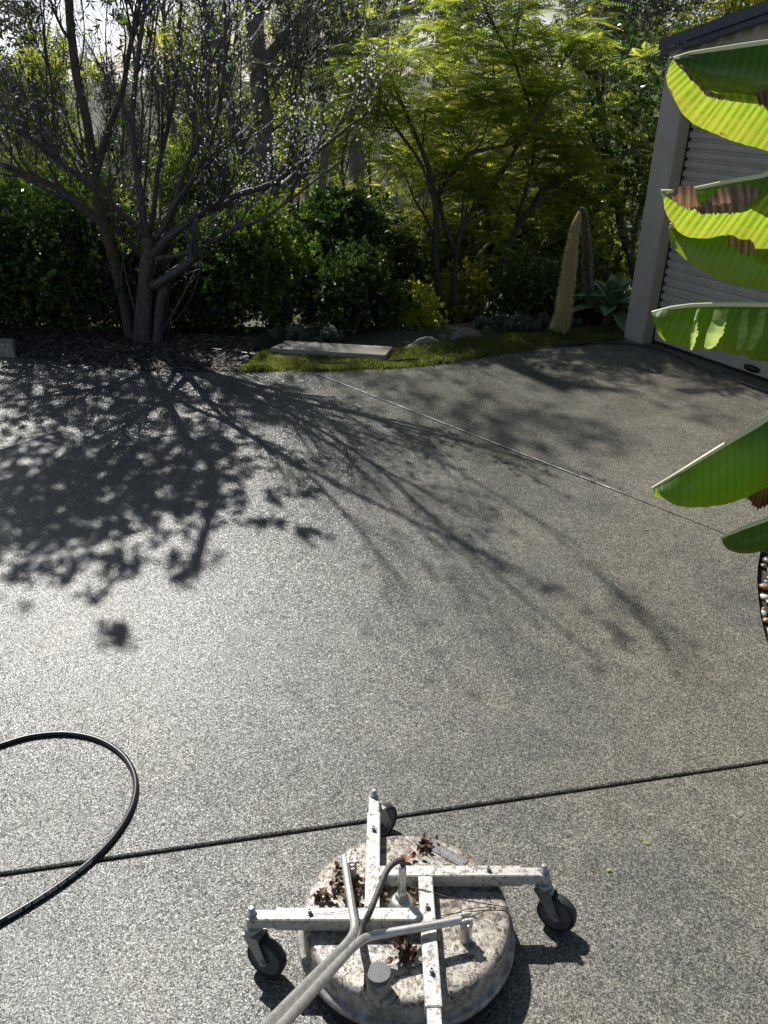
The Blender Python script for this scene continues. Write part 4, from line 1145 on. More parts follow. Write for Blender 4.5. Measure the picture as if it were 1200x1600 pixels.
def spike(px, Ys, rads, n, seed, mat='spike'):
    pts = smooth_path([P(a, b, Y) - ag_c for (a, b), Y in zip(px, Ys)], 6)
    m = len(pts); rad = list(np.interp(np.arange(m) / (m - 1), np.linspace(0, 1, len(rads)), rads))
    t = Tubes(); t.add(pts, [x * .72 for x in rad], 10); core = t.build('flower_spike', M['spike_core' if mat == 'spike' else 'bark_brown'], ag)
    rs = np.random.RandomState(seed)
    A = np.array([tuple(p) for p in pts]); T = np.gradient(A, axis=0); T /= np.linalg.norm(T, axis=1)[:, None]
    u = rs.rand(n) ** .8 * (m - 1.001); i = u.astype(int); f = (u - i)[:, None]
    pos = A[i] * (1 - f) + A[i + 1] * f; tg = T[i]; R0 = np.array(rad)[i]
    rnd = rs.normal(0, 1, (n, 3)); rnd -= (rnd * tg).sum(1)[:, None] * tg; rnd /= np.linalg.norm(rnd, axis=1)[:, None]
    p0 = pos + rnd * (R0 * .62)[:, None]
    scatter('flowers', [(-.5, 0, 0), (.5, 0, 0), (.4, 1, 0), (-.4, 1, .1)], [(0, 1, 2, 3)], p0, rnd + tg * .9, rs.rand(n) * 6.28, np.c_[.0035 * np.ones(n), .012 + R0 * (.2 + .8 * rs.rand(n) ** 2), .004 * np.ones(n)], M[mat], core)
Yf = 8.2
spike([(906, 330), (900, 350), (894, 385), (889, 420), (884, 460), (879, 495), (873, 512)], [8.0, 7.97, 7.95, 7.93, 7.92, 7.92, 7.92], [.012, .035, .052, .062, .070, .078, .06], 9000, 2)
spike([(905, 326), (911, 330), (914, 352), (917, 390), (918, 425), (924, 465), (945, 490)], [8.02, 8.08, 8.12, 8.2, 8.25, 8.35, 8.42], [.012, .02, .035, .045, .045, .04, .02], 6000, 3, 'spike_dark')

# ------------------------------------------------------------------ trees and shrubs
def sprout(T, pts, r0, r1, L, n, depth, rg, up=.25, ang=(25, 55), tips=None, k=5, tmin=.25, wander=.14, shrink=.6, flat=None):
    pts = [Vector(p) for p in pts]; m = len(pts)
    for _ in range(n):
        t = rg.uniform(tmin, 1.0) * (m - 1.001); i = int(t); f = t - i
        p = pts[i].lerp(pts[i + 1], f); tg = (pts[i + 1] - pts[i]).normalized()
        rr = r0 + (r1 - r0) * (t / (m - 1))
        rv = Vector((rg.gauss(0, 1), rg.gauss(0, 1), rg.gauss(0, 1))); perp = (rv - tg * rv.dot(tg)).normalized()
        a = R(rg.uniform(*ang)); d = (tg * math.cos(a) + perp * math.sin(a) + Vector((0, 0, up))).normalized()
        LL = L * rg.uniform(.55, 1.15); ns = 5; c = p.copy(); cp = [c.copy()]
        for s_ in range(ns):
            d = (d + Vector((rg.gauss(0, wander), rg.gauss(0, wander), rg.gauss(0, wander) + up * .25))).normalized()
            c = c + d * LL / ns; cp.append(c.copy())
        ra_ = max(.0018, rr * .55); rb = max(.0013, ra_ * .35)
        T.add(cp, [ra_ + (rb - ra_) * q_ / ns for q_ in range(ns + 1)], k if ra_ > .01 else 3)
        if tips is not None: tips.append((cp[-1], d.copy(), depth, cp))
        if depth > 0: sprout(T, cp, ra_, rb, L * shrink, max(2, int(n * .75)), depth - 1, rg, up, ang, tips, k, .2, wander, shrink)
def limb(px, Y, dY=0.0):
    if np.isscalar(Y): Y = [Y + dY * i / (len(px) - 1) for i in range(len(px))]
    return [P(a, b, y) for (a, b), y in zip(px, Y)]

# plum tree, nearly bare
plum = empty('blossoming_tree', (-2.33, 7.75, -.02)); PB = Vector(plum.location)
tag(plum, 'nearly bare grey branched tree with scattered white blossom, rising from the mulch at left', 'tree')
T = Tubes(); rg = random.Random(12); tips = []
def add_limb(T, px, Y, r0, r1, base, k=8, kids=None, dY=0.0, tips=None, ext=None, **kw):
    pts = limb(px, Y, dY)
    if ext: pts = pts + [pts[-1] + Vector(e) for e in ext]
    pts = [p - base for p in smooth_path(pts, 4)]
    m = len(pts); T.add(pts, [r0 + (r1 - r0) * (i / (m - 1)) ** .8 for i in range(m)], k)
    if kids: sprout(T, pts, r0, r1, kids[0], kids[1], kids[2], rg, tips=tips, **kw)
    return pts
Yp = 7.75
add_limb(T, [(232, 556), (226, 520), (228, 470), (228, 430), (231, 395), (232, 370)], Yp, .078, .066, PB, 14)
add_limb(T, [(243, 553), (247, 520), (250, 480), (256, 450), (266, 430), (285, 418)], Yp - .03, .055, .045, PB, 10)
add_limb(T, [(214, 550), (216, 510), (221, 460), (226, 420), (229, 385)], Yp + .02, .050, .045, PB, 10)
whip = dict(up=.38, ang=(18, 45), tips=tips, wander=.10)
add_limb(T, [(230, 385), (222, 330), (217, 290), (209, 235), (207, 180), (214, 100), (222, 40), (226, -30)], Yp, .042, .009, PB, kids=(.85, 9, 2), ext=[(.05, -.1, .6), (.1, -.25, 1.1)], **whip)
add_limb(T, [(238, 400), (262, 372), (293, 349), (335, 322), (378, 302), (422, 288), (474, 253), (530, 210), (590, 160)], Yp, .054, .008, PB, dY=-.6, kids=(.55, 11, 2), **whip)
add_limb(T, [(244, 370), (262, 345), (275, 315), (293, 292), (320, 244), (334, 205), (348, 130), (352, 40), (350, -40)], Yp, .034, .008, PB, dY=-.4, kids=(.8, 10, 2), ext=[(.1, -.2, .6), (.25, -.4, 1.1)], **whip)
add_limb(T, [(246, 404), (293, 395), (330, 378), (372, 355), (410, 342), (445, 318), (480, 292), (540, 245)], Yp - .05, .032, .006, PB, dY=-.7, kids=(.5, 9, 2), **whip)
add_limb(T, [(240, 446), (262, 434), (285, 418), (306, 402)], Yp - .05, .055, .040, PB, dY=-.25, kids=(.5, 5, 1), tmin=.7, **whip)
add_limb(T, [(232, 374), (205, 346), (182, 326), (145, 291), (105, 262), (60, 225), (0, 190), (-60, 150)], Yp, .040, .012, PB, dY=-.6, kids=(.8, 10, 2), **whip)
add_limb(T, [(222, 400), (198, 372), (174, 355), (130, 320), (80, 300), (20, 270)], Yp, .028, .010, PB, dY=-.8, kids=(.7, 7, 2), **whip)
add_limb(T, [(255, 380), (272, 330), (287, 270), (305, 230), (322, 180), (330, 100), (372, 10), (390, -40)], Yp + .1, .028, .007, PB, dY=.3, kids=(.8, 10, 2), ext=[(.15, -.1, .5), (.3, -.2, 1.0)], **whip)
add_limb(T, [(228, 390), (240, 330), (246, 270), (262, 200), (276, 120), (280, 40), (284, -30)], Yp + .15, .030, .008, PB, dY=.2, kids=(.8, 9, 2), ext=[(.0, -.1, .6), (.1, -.2, 1.1)], **whip)
for k in range(16):
    x0 = 228 + rg.uniform(-60, 70); y0 = 545 + rg.uniform(-22, 4); ln = rg.uniform(-90, 110)
    add_limb(T, [(228 + (x0 - 228) * .4, y0), (x0 + ln * .3, y0 - 80 + rg.uniform(-15, 15)), (x0 + ln * .6, y0 - 170 + rg.uniform(-15, 15)), (x0 + ln, y0 - 270 + rg.uniform(-30, 30))], Yp + rg.uniform(-.1, .35), rg.uniform(.007, .014), .004, PB, 5, kids=(.45, 4, 1), up=.2, ang=(20, 60), wander=.15)
T.build('trunk', M['bark_plum'], plum)
# blossom on the outer twigs
bp_, bd_ = [], []
for p, d, dep, cp in tips:
    for k in range(2 if p.x < .6 else 5):
        if rg.random() < .75:
            c = cp[rg.randrange(2, 6)]; bp_.append(tuple(c + Vector((rg.gauss(0, .01), rg.gauss(0, .01), rg.gauss(0, .01))))); bd_.append((rg.gauss(0, 1), rg.gauss(0, 1), rg.gauss(0, 1)))
BLOSSOM = sprig(5, .5, 9, .5)
bp_ = np.array(bp_); sel = np.arange(len(bp_))
np.random.RandomState(3).shuffle(sel); sel = sel[:1900]
scatter('blossom', *BLOSSOM, bp_[sel], np.array(bd_)[sel], np.random.rand(len(sel)) * 6, .009 + .008 * np.random.RandomState(1).rand(len(sel)), M['blossom'], plum)
lp_ = [(tuple(p), tuple(d)) for p, d, dep, cp in tips if rg.random() < .10]
scatter('leaves', *SPRIG, [a for a, b in lp_], [b for a, b in lp_], np.random.rand(len(lp_)) * 6, np.full(len(lp_), .04), M['lf_bright'], plum)

def leafy(name, rootloc, label, cat, limbs, leaf, mat, bark, per_tip, size, spread, group=None, seed=1, kids=(.9, 7, 1), extra=None, droop=.0, **kw):
    global rg
    base = Vector(rootloc); root = empty(name, base); tag(root, label, cat, group)
    T = Tubes(); tp = []; rg = random.Random(seed)
    for lm in limbs:
        px, Y, r0, r1 = lm[:4]; o = lm[4] if len(lm) > 4 else {}
        add_limb(T, px, Y, r0, r1, base, 8, kids=o.get('kids', kids), dY=o.get('dY', 0), ext=o.get('ext'), tips=tp, **kw)
    T.build('trunk', M[bark], root)
    rs = np.random.RandomState(seed)
    pos, dr, rn = [], [], []
    fern = leaf is FROND
    def pad(c, m, rad):
        tone = rg.random(); a0 = rg.uniform(0, 6.28); tx, ty = rg.gauss(0, .22), rg.gauss(0, .22)
        for k in range(m):
            a = a0 + 6.283 * k / m + rg.uniform(-.3, .3); ex, ey = math.cos(a), math.sin(a)
            q_ = rg.uniform(0, rad)
            pos.append((c[0] + ex * q_, c[1] + ey * q_, c[2] + rg.gauss(0, .02) + tx * ex * q_ + ty * ey * q_))
            dr.append((ex, ey, rg.uniform(.05, .55) - droop * .6 + tx * ex + ty * ey)); rn.append(tone)
    for p, d, dep, cp in tp:
        if fern:
            pad(p, per_tip + 5, spread * .5)
            continue
        tone = rg.random()
        for k in range(per_tip):
            rn.append(tone)
            c = cp[rg.randrange(1, 6)] if k else p
            pos.append((c.x + rg.gauss(0, spread), c.y + rg.gauss(0, spread), c.z + rg.gauss(0, spread * .6)))
            v = Vector((rg.gauss(0, 1), rg.gauss(0, 1), rg.gauss(0, .45) - droop)).normalized() + d * .4
            dr.append(tuple(v))
    if extra is not None:
        for c, rad, nn in extra:
            c = Vector(c) - base
            if fern:
                for k in range(max(2, nn // 17)):
                    pad((c.x + rg.gauss(0, rad[0]), c.y + rg.gauss(0, rad[1]), c.z + rg.gauss(0, rad[2])), rg.randrange(8, 14), .12)
                continue
            tone = rg.random()
            for k in range(nn):
                rn.append(tone if rg.random() < .7 else rg.random())
                pos.append((c.x + rg.gauss(0, rad[0]), c.y + rg.gauss(0, rad[1]), c.z + rg.gauss(0, rad[2])))
                dr.append((rg.gauss(0, 1), rg.gauss(0, 1), rg.gauss(0, .45) - droop))
    n = len(pos)
    scatter('crown', *leaf, pos, dr, rs.normal(0, .25 if fern else .8, n), size * (.65 + .6 * rs.rand(n)), M[mat], root, rnd=rn)
    return root, tp

bare = empty('bare_tree', (-3.0, 11.2, terr(-3.0, 11.2))); BB = Vector(bare.location)
tag(bare, 'tangle of thin leafless grey brown stems standing behind the blossoming tree and hedge', 'tree')
T = Tubes(); rg = random.Random(91)
for k in range(15):
    x0 = -20 + k * 42 + rg.uniform(-12, 12); ln = rg.uniform(-60, 60)
    pts_ = [(x0, 420), (x0 + ln * .2 + rg.uniform(-10, 10), 330), (x0 + ln * .5 + rg.uniform(-12, 12), 240), (x0 + ln * .8 + rg.uniform(-14, 14), 150), (x0 + ln + rg.uniform(-14, 14), 60), (x0 + ln * 1.2, -30)]
    add_limb(T, pts_, 11.2 + rg.uniform(-.9, .9), rg.uniform(.016, .032), .007, BB, 6, kids=(.9, 10, 2), up=.35, ang=(18, 55), wander=.16)
T.build('trunk', M['bark_plum'], bare)

# evergreen at left: reddish stem, leafy crown mostly above the frame, casting the dense shade
def shade_pt(px, py, h):
    g = G(px, py); k = h / S.z
    return g + S * k
ext_ = []
for px, py, h, rad, nn in [(60, 700, 4.2, .30, 150), (150, 720, 4.0, .34, 190), (240, 700, 4.1, .32, 170), (310, 740, 3.9, .20, 100), (90, 790, 3.9, .30, 190), (180, 790, 3.8, .26, 170),
                           (30, 840, 3.7, .22, 110), (250, 790, 3.8, .16, 70), (290, 880, 3.7, .055, 22), (285, 905, 3.7, .04, 12), (185, 1000, 3.8, .055, 26), (95, 895, 3.6, .05, 14), (190, 890, 3.6, .06, 20), (20, 800, 4, .3, 150),
                           (430, 820, 3.8, .05, 14), (488, 832, 3.8, .055, 18), (430, 775, 3.9, .05, 12), (365, 800, 3.8, .055, 14), (470, 775, 3.9, .05, 10), (10, 542, 5.2, .28, 170), (70, 575, 5.2, .25, 120), (400, 640, 4.6, .16, 80), (380, 610, 4.6, .2, 90), (-60, 760, 4, .4, 220), (130, 850, 3.6, .12, 50), (30, 900, 3.5, .06, 14), (140, 940, 3.5, .05, 8), (40, 600, 5.2, .30, 260), (130, 605, 5.0, .30, 260), (210, 600, 5.0, .25, 190), (90, 645, 4.8, .10, 50), (180, 650, 4.6, .2, 120), (350, 610, 4.8, .16, 90), (-80, 640, 5, .4, 260), (410, 650, 4.6, .14, 80), (450, 610, 4.8, .12, 50), (250, 735, 4.0, .25, 160), (100, 745, 4.1, .3, 190), (330, 780, 3.9, .10, 40), (230, 620, 4.6, .2, 90), (620, 610, 9.5, .22, 70), (700, 645, 9.5, .25, 110), (790, 690, 9.5, .2, 90), (745, 660, 9.5, .22, 90), (900, 600, 9.5, .14, 40), (945, 690, 9.5, .15, 60), (860, 665, 9.5, .2, 70), (1040, 610, 9.5, .12, 30), (1110, 650, 9.5, .10, 20), (270, 670, 4.3, .2, 80), (340, 700, 4.1, .14, 60)]:
    small = rad < .08
    ext_.append((shade_pt(px, py, h), (rad * (.6 if small else 1), rad * (.6 if small else 1), rad * .5), int(nn * (.8 if small else 1.1 if px < 360 else .75))))
leafy('evergreen_tree', (-2.72, 7.9, -.02), 'reddish brown stemmed evergreen just left of the blossoming tree, leafy only high up', 'tree',
      [([(205, 545), (203, 525), (195, 480), (185, 440), (168, 370), (156, 326), (147, 267), (136, 190), (120, 120), (110, 40), (100, -40)], 7.9, .060, .030, dict(kids=(.7, 6, 1), ext=[(-.2, .0, .6), (-.5, .1, 1.3)])),
       ([(158, 346), (130, 326), (100, 300), (60, 280), (0, 256), (-70, 230)], 7.9, .045, .02, dict(kids=(.6, 6, 1))),
       ([(150, 275), (170, 200), (190, 150), (200, 90), (215, 20), (225, -40)], 7.9, .030, .015, dict(kids=(.6, 6, 1), ext=[(.3, .0, .6), (.7, -.1, 1.1)]))],
      SPRIG, 'lf_dark', 'bark_brown', 1, .07, .06, seed=5, extra=ext_, up=.3, ang=(20, 50))

# big jacaranda-like feathery trees
jk = dict(up=.10, ang=(25, 60))
fx = []
def blobs(lst, Y): return [(P(a, b, Y + c), (rx, ry, rz), n) for a, b, c, rx, ry, rz, n in lst]
leafy('feathery_tree', (P(697, 525, 10.2).x, 10.2, terr(.8, 10.2)), 'feathery leaved tree in the middle with two slim dark upright stems', 'tree',
      [([(697, 528), (688, 470), (680, 400), (682, 343), (678, 300), (665, 250), (640, 190), (610, 120)], 10.2, .060, .018, dict(kids=(.8, 8, 1))),
       ([(699, 528), (707, 470), (713, 397), (724, 350), (745, 320), (762, 295), (790, 255), (829, 200)], 10.25, .050, .015, dict(kids=(.8, 7, 1), dY=.3)),
       ([(713, 397), (695, 350), (688, 300), (725, 250), (742, 237), (796, 225), (829, 200), (833, 179), (812, 121), (804, 96), (775, 46), (754, 5)], 10.3, .032, .012, dict(kids=(.7, 10, 1))),
       ([(682, 330), (660, 260), (620, 200), (590, 150)], 10.1, .025, .01, dict(kids=(.8, 6, 1)))],
      FROND, 'lf_jac', 'bark_dark', 3, .30, .10, seed=7, droop=.25, **jk,
      extra=blobs([(620, 65, 0, .38, .35, .12, 90), (690, 55, .2, .42, .35, .12, 100), (760, 72, .2, .42, .35, .14, 100), (600, 120, 0, .35, .4, .18, 120), (670, 120, 0, .4, .4, .2, 150), (750, 130, 0, .4, .4, .2, 150),
                   (830, 110, .3, .35, .4, .2, 120), (590, 190, 0, .3, .4, .18, 90), (660, 190, 0, .35, .4, .16, 110), (740, 180, 0, .35, .4, .16, 100), (620, 250, 0, .3, .3, .15, 60), (560, 270, 0, .3, .3, .15, 60)], 10.2))
leafy('leaning_tree', (P(732, 525, 10.5).x, 10.5, terr(1, 10.5)), 'dark trunked feathery tree leaning right beside the middle tree', 'tree',
      [([(726, 528), (745, 490), (762, 457), (794, 387), (816, 343), (838, 320), (854, 292), (900, 267), (960, 250), (1010, 215)], 10.5, .070, .020, dict(kids=(.8, 8, 1))),
       ([(755, 500), (785, 450), (810, 408), (859, 381), (900, 360)], 10.5, .028, .01, dict(kids=(.7, 5, 1))),
       ([(800, 375), (812, 330), (833, 250), (840, 190), (870, 120), (895, 60)], 10.6, .032, .010, dict(kids=(.6, 6, 1))),
       ([(746, 330), (775, 287), (806, 225), (780, 160), (770, 100)], 10.6, .026, .01, dict(kids=(.7, 6, 1)))],
      FROND, 'lf_jac', 'bark_dark', 4, .30, .12, seed=17, droop=.3, **jk,
      extra=blobs([(880, 70, .3, .4, .4, .15, 80), (950, 70, .3, .4, .4, .15, 70), (930, 120, .3, .4, .4, .2, 80), (1000, 110, .5, .3, .4, .2, 70), (880, 170, .3, .35, .4, .2, 110), (960, 200, .3, .35, .4, .25, 150), (990, 290, .4, .25, .4, .25, 110),
                   (850, 20, .3, .4, .4, .2, 100), (820, 340, .0, .25, .3, .14, 90), (780, 380, .0, .25, .3, .14, 70), (930, 330, .2, .3, .3, .2, 100), (850, 260, .2, .3, .3, .2, 60)], 10.6))
# sunlit yellow-green trees just beyond
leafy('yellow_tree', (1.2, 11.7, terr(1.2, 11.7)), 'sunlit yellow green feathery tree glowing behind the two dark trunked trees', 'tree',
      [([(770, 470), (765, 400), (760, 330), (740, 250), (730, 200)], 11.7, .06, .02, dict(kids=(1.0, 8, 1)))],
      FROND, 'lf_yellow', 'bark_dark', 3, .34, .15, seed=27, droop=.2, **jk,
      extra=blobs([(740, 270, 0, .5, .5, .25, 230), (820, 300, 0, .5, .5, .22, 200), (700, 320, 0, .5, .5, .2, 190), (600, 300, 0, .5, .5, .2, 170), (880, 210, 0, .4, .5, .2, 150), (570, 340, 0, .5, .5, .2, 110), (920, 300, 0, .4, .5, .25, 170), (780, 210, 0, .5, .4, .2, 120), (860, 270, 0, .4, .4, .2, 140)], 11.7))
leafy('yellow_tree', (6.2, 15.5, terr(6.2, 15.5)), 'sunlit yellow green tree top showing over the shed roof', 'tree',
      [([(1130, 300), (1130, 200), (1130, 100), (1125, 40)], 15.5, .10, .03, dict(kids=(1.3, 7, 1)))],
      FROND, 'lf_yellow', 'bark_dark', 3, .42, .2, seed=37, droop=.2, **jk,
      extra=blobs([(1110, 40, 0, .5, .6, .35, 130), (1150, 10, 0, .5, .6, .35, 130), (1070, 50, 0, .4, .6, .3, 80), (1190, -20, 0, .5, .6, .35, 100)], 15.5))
leafy('shade_tree', (P(1000, 480, 11.0).x, 11.0, terr(3.4, 11.0)), 'dense dark green tree filling the gap behind the agave and shed post', 'tree',
      [([(1000, 500), (990, 420), (970, 350), (960, 280), (940, 180), (930, 110)], 11.0, .08, .03, dict(kids=(.8, 8, 1))),
       ([(985, 400), (1000, 330), (1030, 250), (1036, 180)], 11.1, .05, .02, dict(kids=(.7, 7, 1)))],
      SPRIG, 'lf_dark', 'bark_dark', 5, .075, .16, seed=47, up=.15, ang=(25, 60),
      extra=blobs([(960, 330, 0, .4, .5, .3, 300), (1000, 260, 0, .35, .5, .3, 240), (930, 410, 0, .35, .5, .25, 220), (990, 150, 0, .4, .5, .25, 150), (1010, 70, 0, .4, .5, .15, 70), (850, 420, 0, .4, .5, .2, 220), (780, 440, 0, .4, .4, .15, 120)], 11.0))

# gum tree with forked grey trunk
leafy('gum_tree', (P(405, 400, 13).x, 13, terr(-2, 13)), 'tall forked smooth grey trunk standing behind the blossoming tree', 'tree',
      [([(405, 470), (402, 384), (400, 345), (408, 290), (411, 208), (404, 120), (398, 40), (395, -40)], 13, .17, .11, dict(kids=(1.2, 3, 1), ext=[(.0, .0, 1.5), (.2, .0, 3.0)])),
       ([(396, 345), (386, 300), (378, 240), (358, 160), (340, 80), (320, 0), (310, -40)], 13, .10, .06, dict(kids=(1.2, 5, 1), ext=[(-.3, .0, 1.3)])),
       ([(404, 110), (425, 80), (450, 50), (478, 15), (500, -30)], 13, .085, .06, dict(kids=(1.2, 5, 1), ext=[(.6, .0, .9), (1.2, .0, 2.0)])),
       ([(411, 160), (440, 110), (480, 90), (520, 75)], 13.3, .04, .02, dict(kids=(1.0, 7, 1)))],
      SPRIG_NARROW, 'lf_gum', 'bark_grey', 4, .13, .2, seed=57, up=.15, ang=(25, 60), droop=.9,
      extra=blobs([(520, 90, 0, .5, .5, .3, 160), (470, 120, 0, .4, .5, .3, 120), (540, 50, 0, .6, .5, .3, 90)], 13) + [((x, y, z), (.55, .55, .35), nn) for x, y, z, nn in ((-2.2, 12.6, 5.6, 90), (-3.4, 12.4, 5.4, 90))] + [(P(a, b, 9.1) + S * (4.4 / S.z), (.42, .42, .22), 135) for a in range(-60, 310, 65) for b in (330, 430)])  # clumps above the frame are unseen foliage added to shade the hedge
leafy('gum_tree', (P(650, 300, 16).x, 16, terr(.6, 16)), 'tall grey limbed gum tree reaching above the feathery crowns', 'tree',
      [([(560, 400), (555, 250), (560, 160), (580, 80), (620, 25), (650, 0), (690, -30)], 16, .13, .09, dict(kids=(1.3, 6, 1))),
       ([(620, 25), (660, 15), (720, -10)], 16, .05, .03, dict(kids=(1.2, 5, 1))),
       ([(556, 200), (540, 100), (535, 20), (530, -30)], 16, .05, .03, dict(kids=(1.2, 6, 1)))],
      SPRIG_NARROW, 'lf_gum', 'bark_grey', 5, .13, .25, seed=67, up=.2, ang=(25, 60), droop=.9,
      extra=blobs([(480, 40, 0, .7, .6, .5, 90), (800, 20, 0, 1, .6, .5, 130)], 16))

# far woodland down the slope: copies of a few tree kinds
def gum_proto(seed, h, mat, label):
    global rg
    rg = random.Random(seed); root = empty('woodland_tree'); T = Tubes(); tp = []
    c = Vector((0, 0, 0)); pts = [c.copy()]
    for k in range(6):
        c = c + Vector((rg.gauss(0, .02 * h), rg.gauss(0, .02 * h), h / 6)); pts.append(c.copy())
    T.add(pts, [.014 * h * (1 - .11 * i) for i in range(7)], 7)
    sprout(T, pts[2:], .008 * h, .004 * h, .26 * h, 7, 2, rg, up=.35, ang=(25, 60), tips=tp, k=4)
    T.build('trunk', M['bark_grey'], root)
    pos, dr = [], []
    for p, d, dep, cp in tp:
        for k in range(4):
            q_ = cp[rg.randrange(2, 6)]; pos.append(tuple(q_ + Vector((rg.gauss(0, .03 * h), rg.gauss(0, .03 * h), rg.gauss(0, .02 * h))))); dr.append((rg.gauss(0, 1), rg.gauss(0, 1), rg.gauss(0, .5) - .7))
    n = len(pos); rs = np.random.RandomState(seed)
    scatter('crown', *SPRIG_NARROW, pos, dr, rs.rand(n) * 6, .028 * h * (.7 + .6 * rs.rand(n)), mat, root)
    tag(root, label, 'tree', 'woodland trees down the slope')
    return root
protos = [gum_proto(101, 9, M['lf_gum'], ''), gum_proto(102, 8, M['lf_gum'], ''), gum_proto(103, 10, M['lf_gum'], ''), gum_proto(104, 6.5, M['lf_jac'], '')]
kinds = ['tall thin grey green gum in the woodland down the slope', 'slim grey green gum of middling height in the downhill woodland', 'tallest kind of sparse gum in the downhill woodland', 'shorter yellowish green tree in the downhill woodland']
for pr, kd in zip(protos, kinds): pr['label'] = kd
rw = random.Random(77); used = [0, 0, 0, 0]; placedw = []
for i in range(190):
    for _ in range(40):
        Yw = 17 + 120 * rw.random() ** 1.5; Xw = rw.uniform(-.62, .55) * Yw
        if all((Xw - a) ** 2 + (Yw - b) ** 2 > (1.5 + Yw * .03) ** 2 for a, b in placedw): break
    placedw.append((Xw, Yw))
    k = rw.randrange(4); sc_ = rw.uniform(.8, 1.2)
    if used[k] == 0: o = protos[k]
    else:
        o = protos[k].copy(); COL.objects.link(o)
        for ch in protos[k].children:
            c = ch.copy(); COL.objects.link(c); c.parent = o
    used[k] += 1
    zt = terr(Xw, Yw)
    o.location = (Xw, Yw, zt - .1); o.rotation_euler = (rw.gauss(0, .03), rw.gauss(0, .03), rw.uniform(0, 6.28)); o.scale = (sc_, sc_, sc_)

# shrubs
def shrub(name, label, px, Y, rad, n, size, mat, seed, group=None, leaf=SPRIG, nclump=46, bark='bark_dark', zb=None, cat='shrub'):
    c = P(*px, Y); zb = terr(c.x, Y) if zb is None else zb
    root = empty(name, (c.x, Y, zb)); tag(root, label, cat, group)
    base = Vector(root.location); rs = np.random.RandomState(seed); rg_ = random.Random(seed)
    cc = np.array(tuple(c - base))
    u = rs.normal(0, 1, (nclump, 3)); u /= np.linalg.norm(u, axis=1)[:, None]
    rr_ = (.35 + .65 * rs.rand(nclump) ** .6)[:, None]
    cl_ = cc + u * rr_ * np.array(rad)
    cl_[:, 2] = np.maximum(cl_[:, 2], .04)
    i = rs.randint(0, nclump, n)
    sp = min(rad) * .26
    pos = cl_[i] + rs.normal(0, sp, (n, 3)); pos[:, 2] = np.maximum(pos[:, 2], .01)
    out = pos - cc + rs.normal(0, .35, (n, 3)) * np.array(rad).mean() + np.array([0, 0, .25 * rad[2]])
    T = Tubes()
    for k in range(nclump):
        e = Vector(cl_[k]); s0 = Vector((rg_.gauss(0, .06), rg_.gauss(0, .06), 0)); mid = s0.lerp(e, .5) + Vector((rg_.gauss(0, .05), rg_.gauss(0, .05), .06))
        T.add(smooth_path([s0, mid, e], 3), [.011, .009, .008, .007, .006, .005, .004], 4)
    T.build('stem', M[bark], root)
    scatter('foliage', *leaf, pos, out, rs.rand(n) * 6.28, size * (.4 + 1.0 * rs.rand(n) ** 1.3), M[mat], root, rnd=rs.rand(nclump)[i])
    return root
hed = 'dark hedge shrubs at left'
shrub('hedge_shrub', 'dark glossy shrub at the far left edge of the hedge', (-40, 420), 8.5, (.8, .6, .70), 4800, .055, 'lf_dark', 1, hed)
shrub('hedge_shrub', 'dark glossy shrub left of the reddish brown stem, above the concrete block', (80, 410), 8.6, (.75, .6, .62), 4800, .055, 'lf_dark', 2, hed)
shrub('hedge_shrub', 'dark glossy shrub directly behind the two tree stems', (210, 420), 8.7, (.75, .6, .66), 4800, .055, 'lf_dark', 3, hed)
shrub('hedge_shrub', 'dark glossy shrub just right of the blossoming trunk', (320, 435), 8.6, (.65, .6, .55), 4200, .055, 'lf_dark', 4, hed)
shrub('bright_shrub', 'bright sunlit green shrub between the blossoming tree and the concrete slab', (425, 425), 8.9, (.46, .45, .60), 2600, .058, 'lf_bright', 5)
shrub('bright_shrub', 'bright leaved bush tip showing high between the grey branches', (318, 290), 10.2, (.42, .4, .34), 900, .085, 'lf_bright', 6)
shrub('bright_shrub', 'sunlit green bush seen through branches at the far left', (90, 330), 10.4, (.8, .5, .45), 1500, .085, 'lf_bright', 61)
shrub('dark_shrub', 'dark green leafy shrub behind the concrete slab', (545, 460), 8.8, (.55, .45, .42), 2600, .065, 'lf_dark', 7)
shrub('dark_shrub', 'taller open green shrub between the grey trunk and middle tree', (530, 380), 10.3, (.6, .5, .6), 1800, .08, 'lf_dark', 71)
shrub('yellow_shrub', 'small yellow lit shrub left of the slim dark stems', (645, 490), 8.9, (.30, .3, .27), 850, .06, 'lf_yellow', 8)
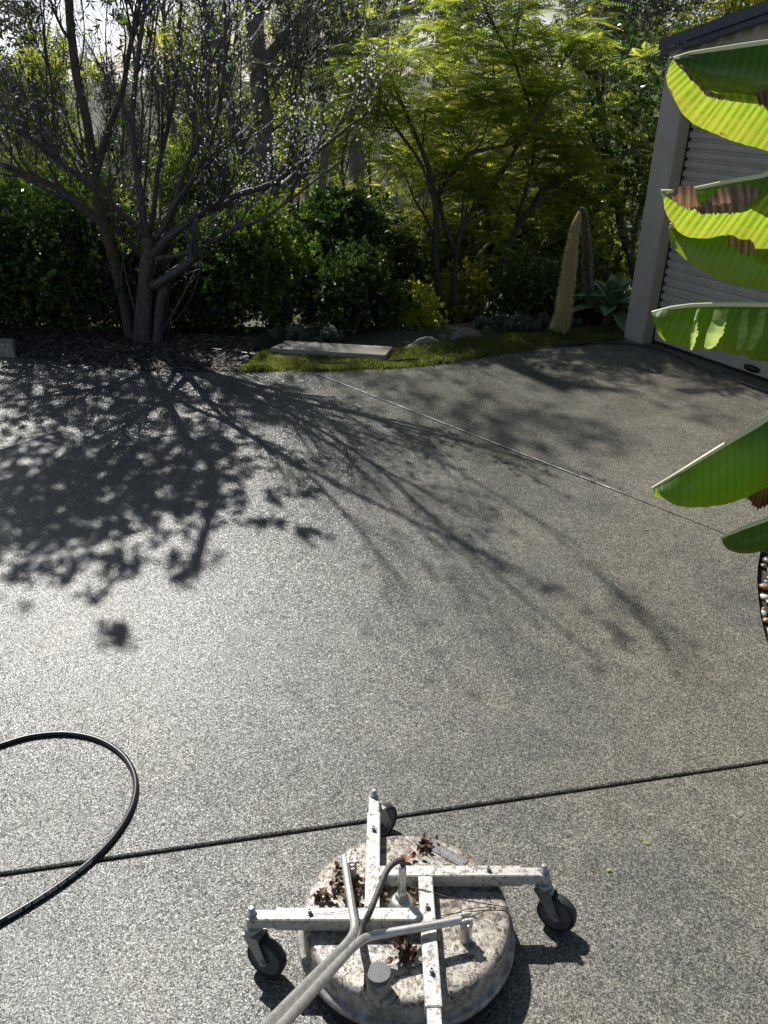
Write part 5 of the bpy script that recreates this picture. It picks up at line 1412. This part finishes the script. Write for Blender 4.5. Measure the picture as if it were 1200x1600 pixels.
shrub('yellow_shrub', 'yellow lit foliage low between the two dark trunks', (720, 470), 10.6, (.35, .3, .35), 700, .07, 'lf_yellow', 9)
shrub('low_shrub', 'dark open shrub right of the leaning trunk near the flower spike', (835, 465), 9.3, (.6, .4, .35), 1800, .05, 'lf_dark', 10)
shrub('low_shrub', 'dark low shrub under the agave leaves', (925, 490), 8.9, (.35, .3, .16), 900, .05, 'lf_dark', 11)
shrub('low_shrub', 'dark low shrub tight against the shed post foot', (985, 500), 8.9, (.25, .25, .14), 700, .045, 'lf_dark', 12)
shrub('ground_cover', 'low grey green plants trailing between bright shrub and concrete slab', (480, 522), 7.95, (.55, .2, .07), 1700, .03, 'lf_silver', 13, leaf=SPRIG, nclump=30, zb=-.06, cat='plant')
shrub('ground_cover', 'low grey green plants along the lawn below the leaning trunk', (820, 505), 8.45, (.6, .2, .07), 1800, .03, 'lf_silver', 14, leaf=SPRIG, nclump=30, zb=-.06, cat='plant')

und = 'undergrowth between the dark trunks'
shrub('undergrowth_shrub', 'leafy undergrowth left of the slim twin stems, farther down the slope', (610, 420), 11.6, (.7, .6, .6), 2600, .07, 'lf_dark', 81, und)
shrub('undergrowth_shrub', 'leafy undergrowth seen between the twin stems and leaning trunk', (735, 400), 12.0, (.7, .6, .55), 2400, .075, 'lf_bright', 82, und)
shrub('undergrowth_shrub', 'leafy undergrowth seen just right of the leaning trunk', (850, 395), 12.2, (.8, .6, .6), 2400, .075, 'lf_dark', 83, und)
shrub('undergrowth_shrub', 'olive undergrowth low behind the dark shrub and bright shrub', (490, 400), 12.4, (.8, .6, .7), 2200, .08, 'lf_gum', 84, und)
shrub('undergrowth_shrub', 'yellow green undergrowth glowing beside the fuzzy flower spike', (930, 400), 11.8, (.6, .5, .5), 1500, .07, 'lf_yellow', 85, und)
SC.cycles.use_adaptive_sampling = False
SC.cycles.use_denoising = True
SC.cycles.denoiser = 'OPENIMAGEDENOISE'
SC.cycles.denoising_input_passes = 'RGB_ALBEDO_NORMAL'
SC.cycles.denoising_prefilter = 'NONE'
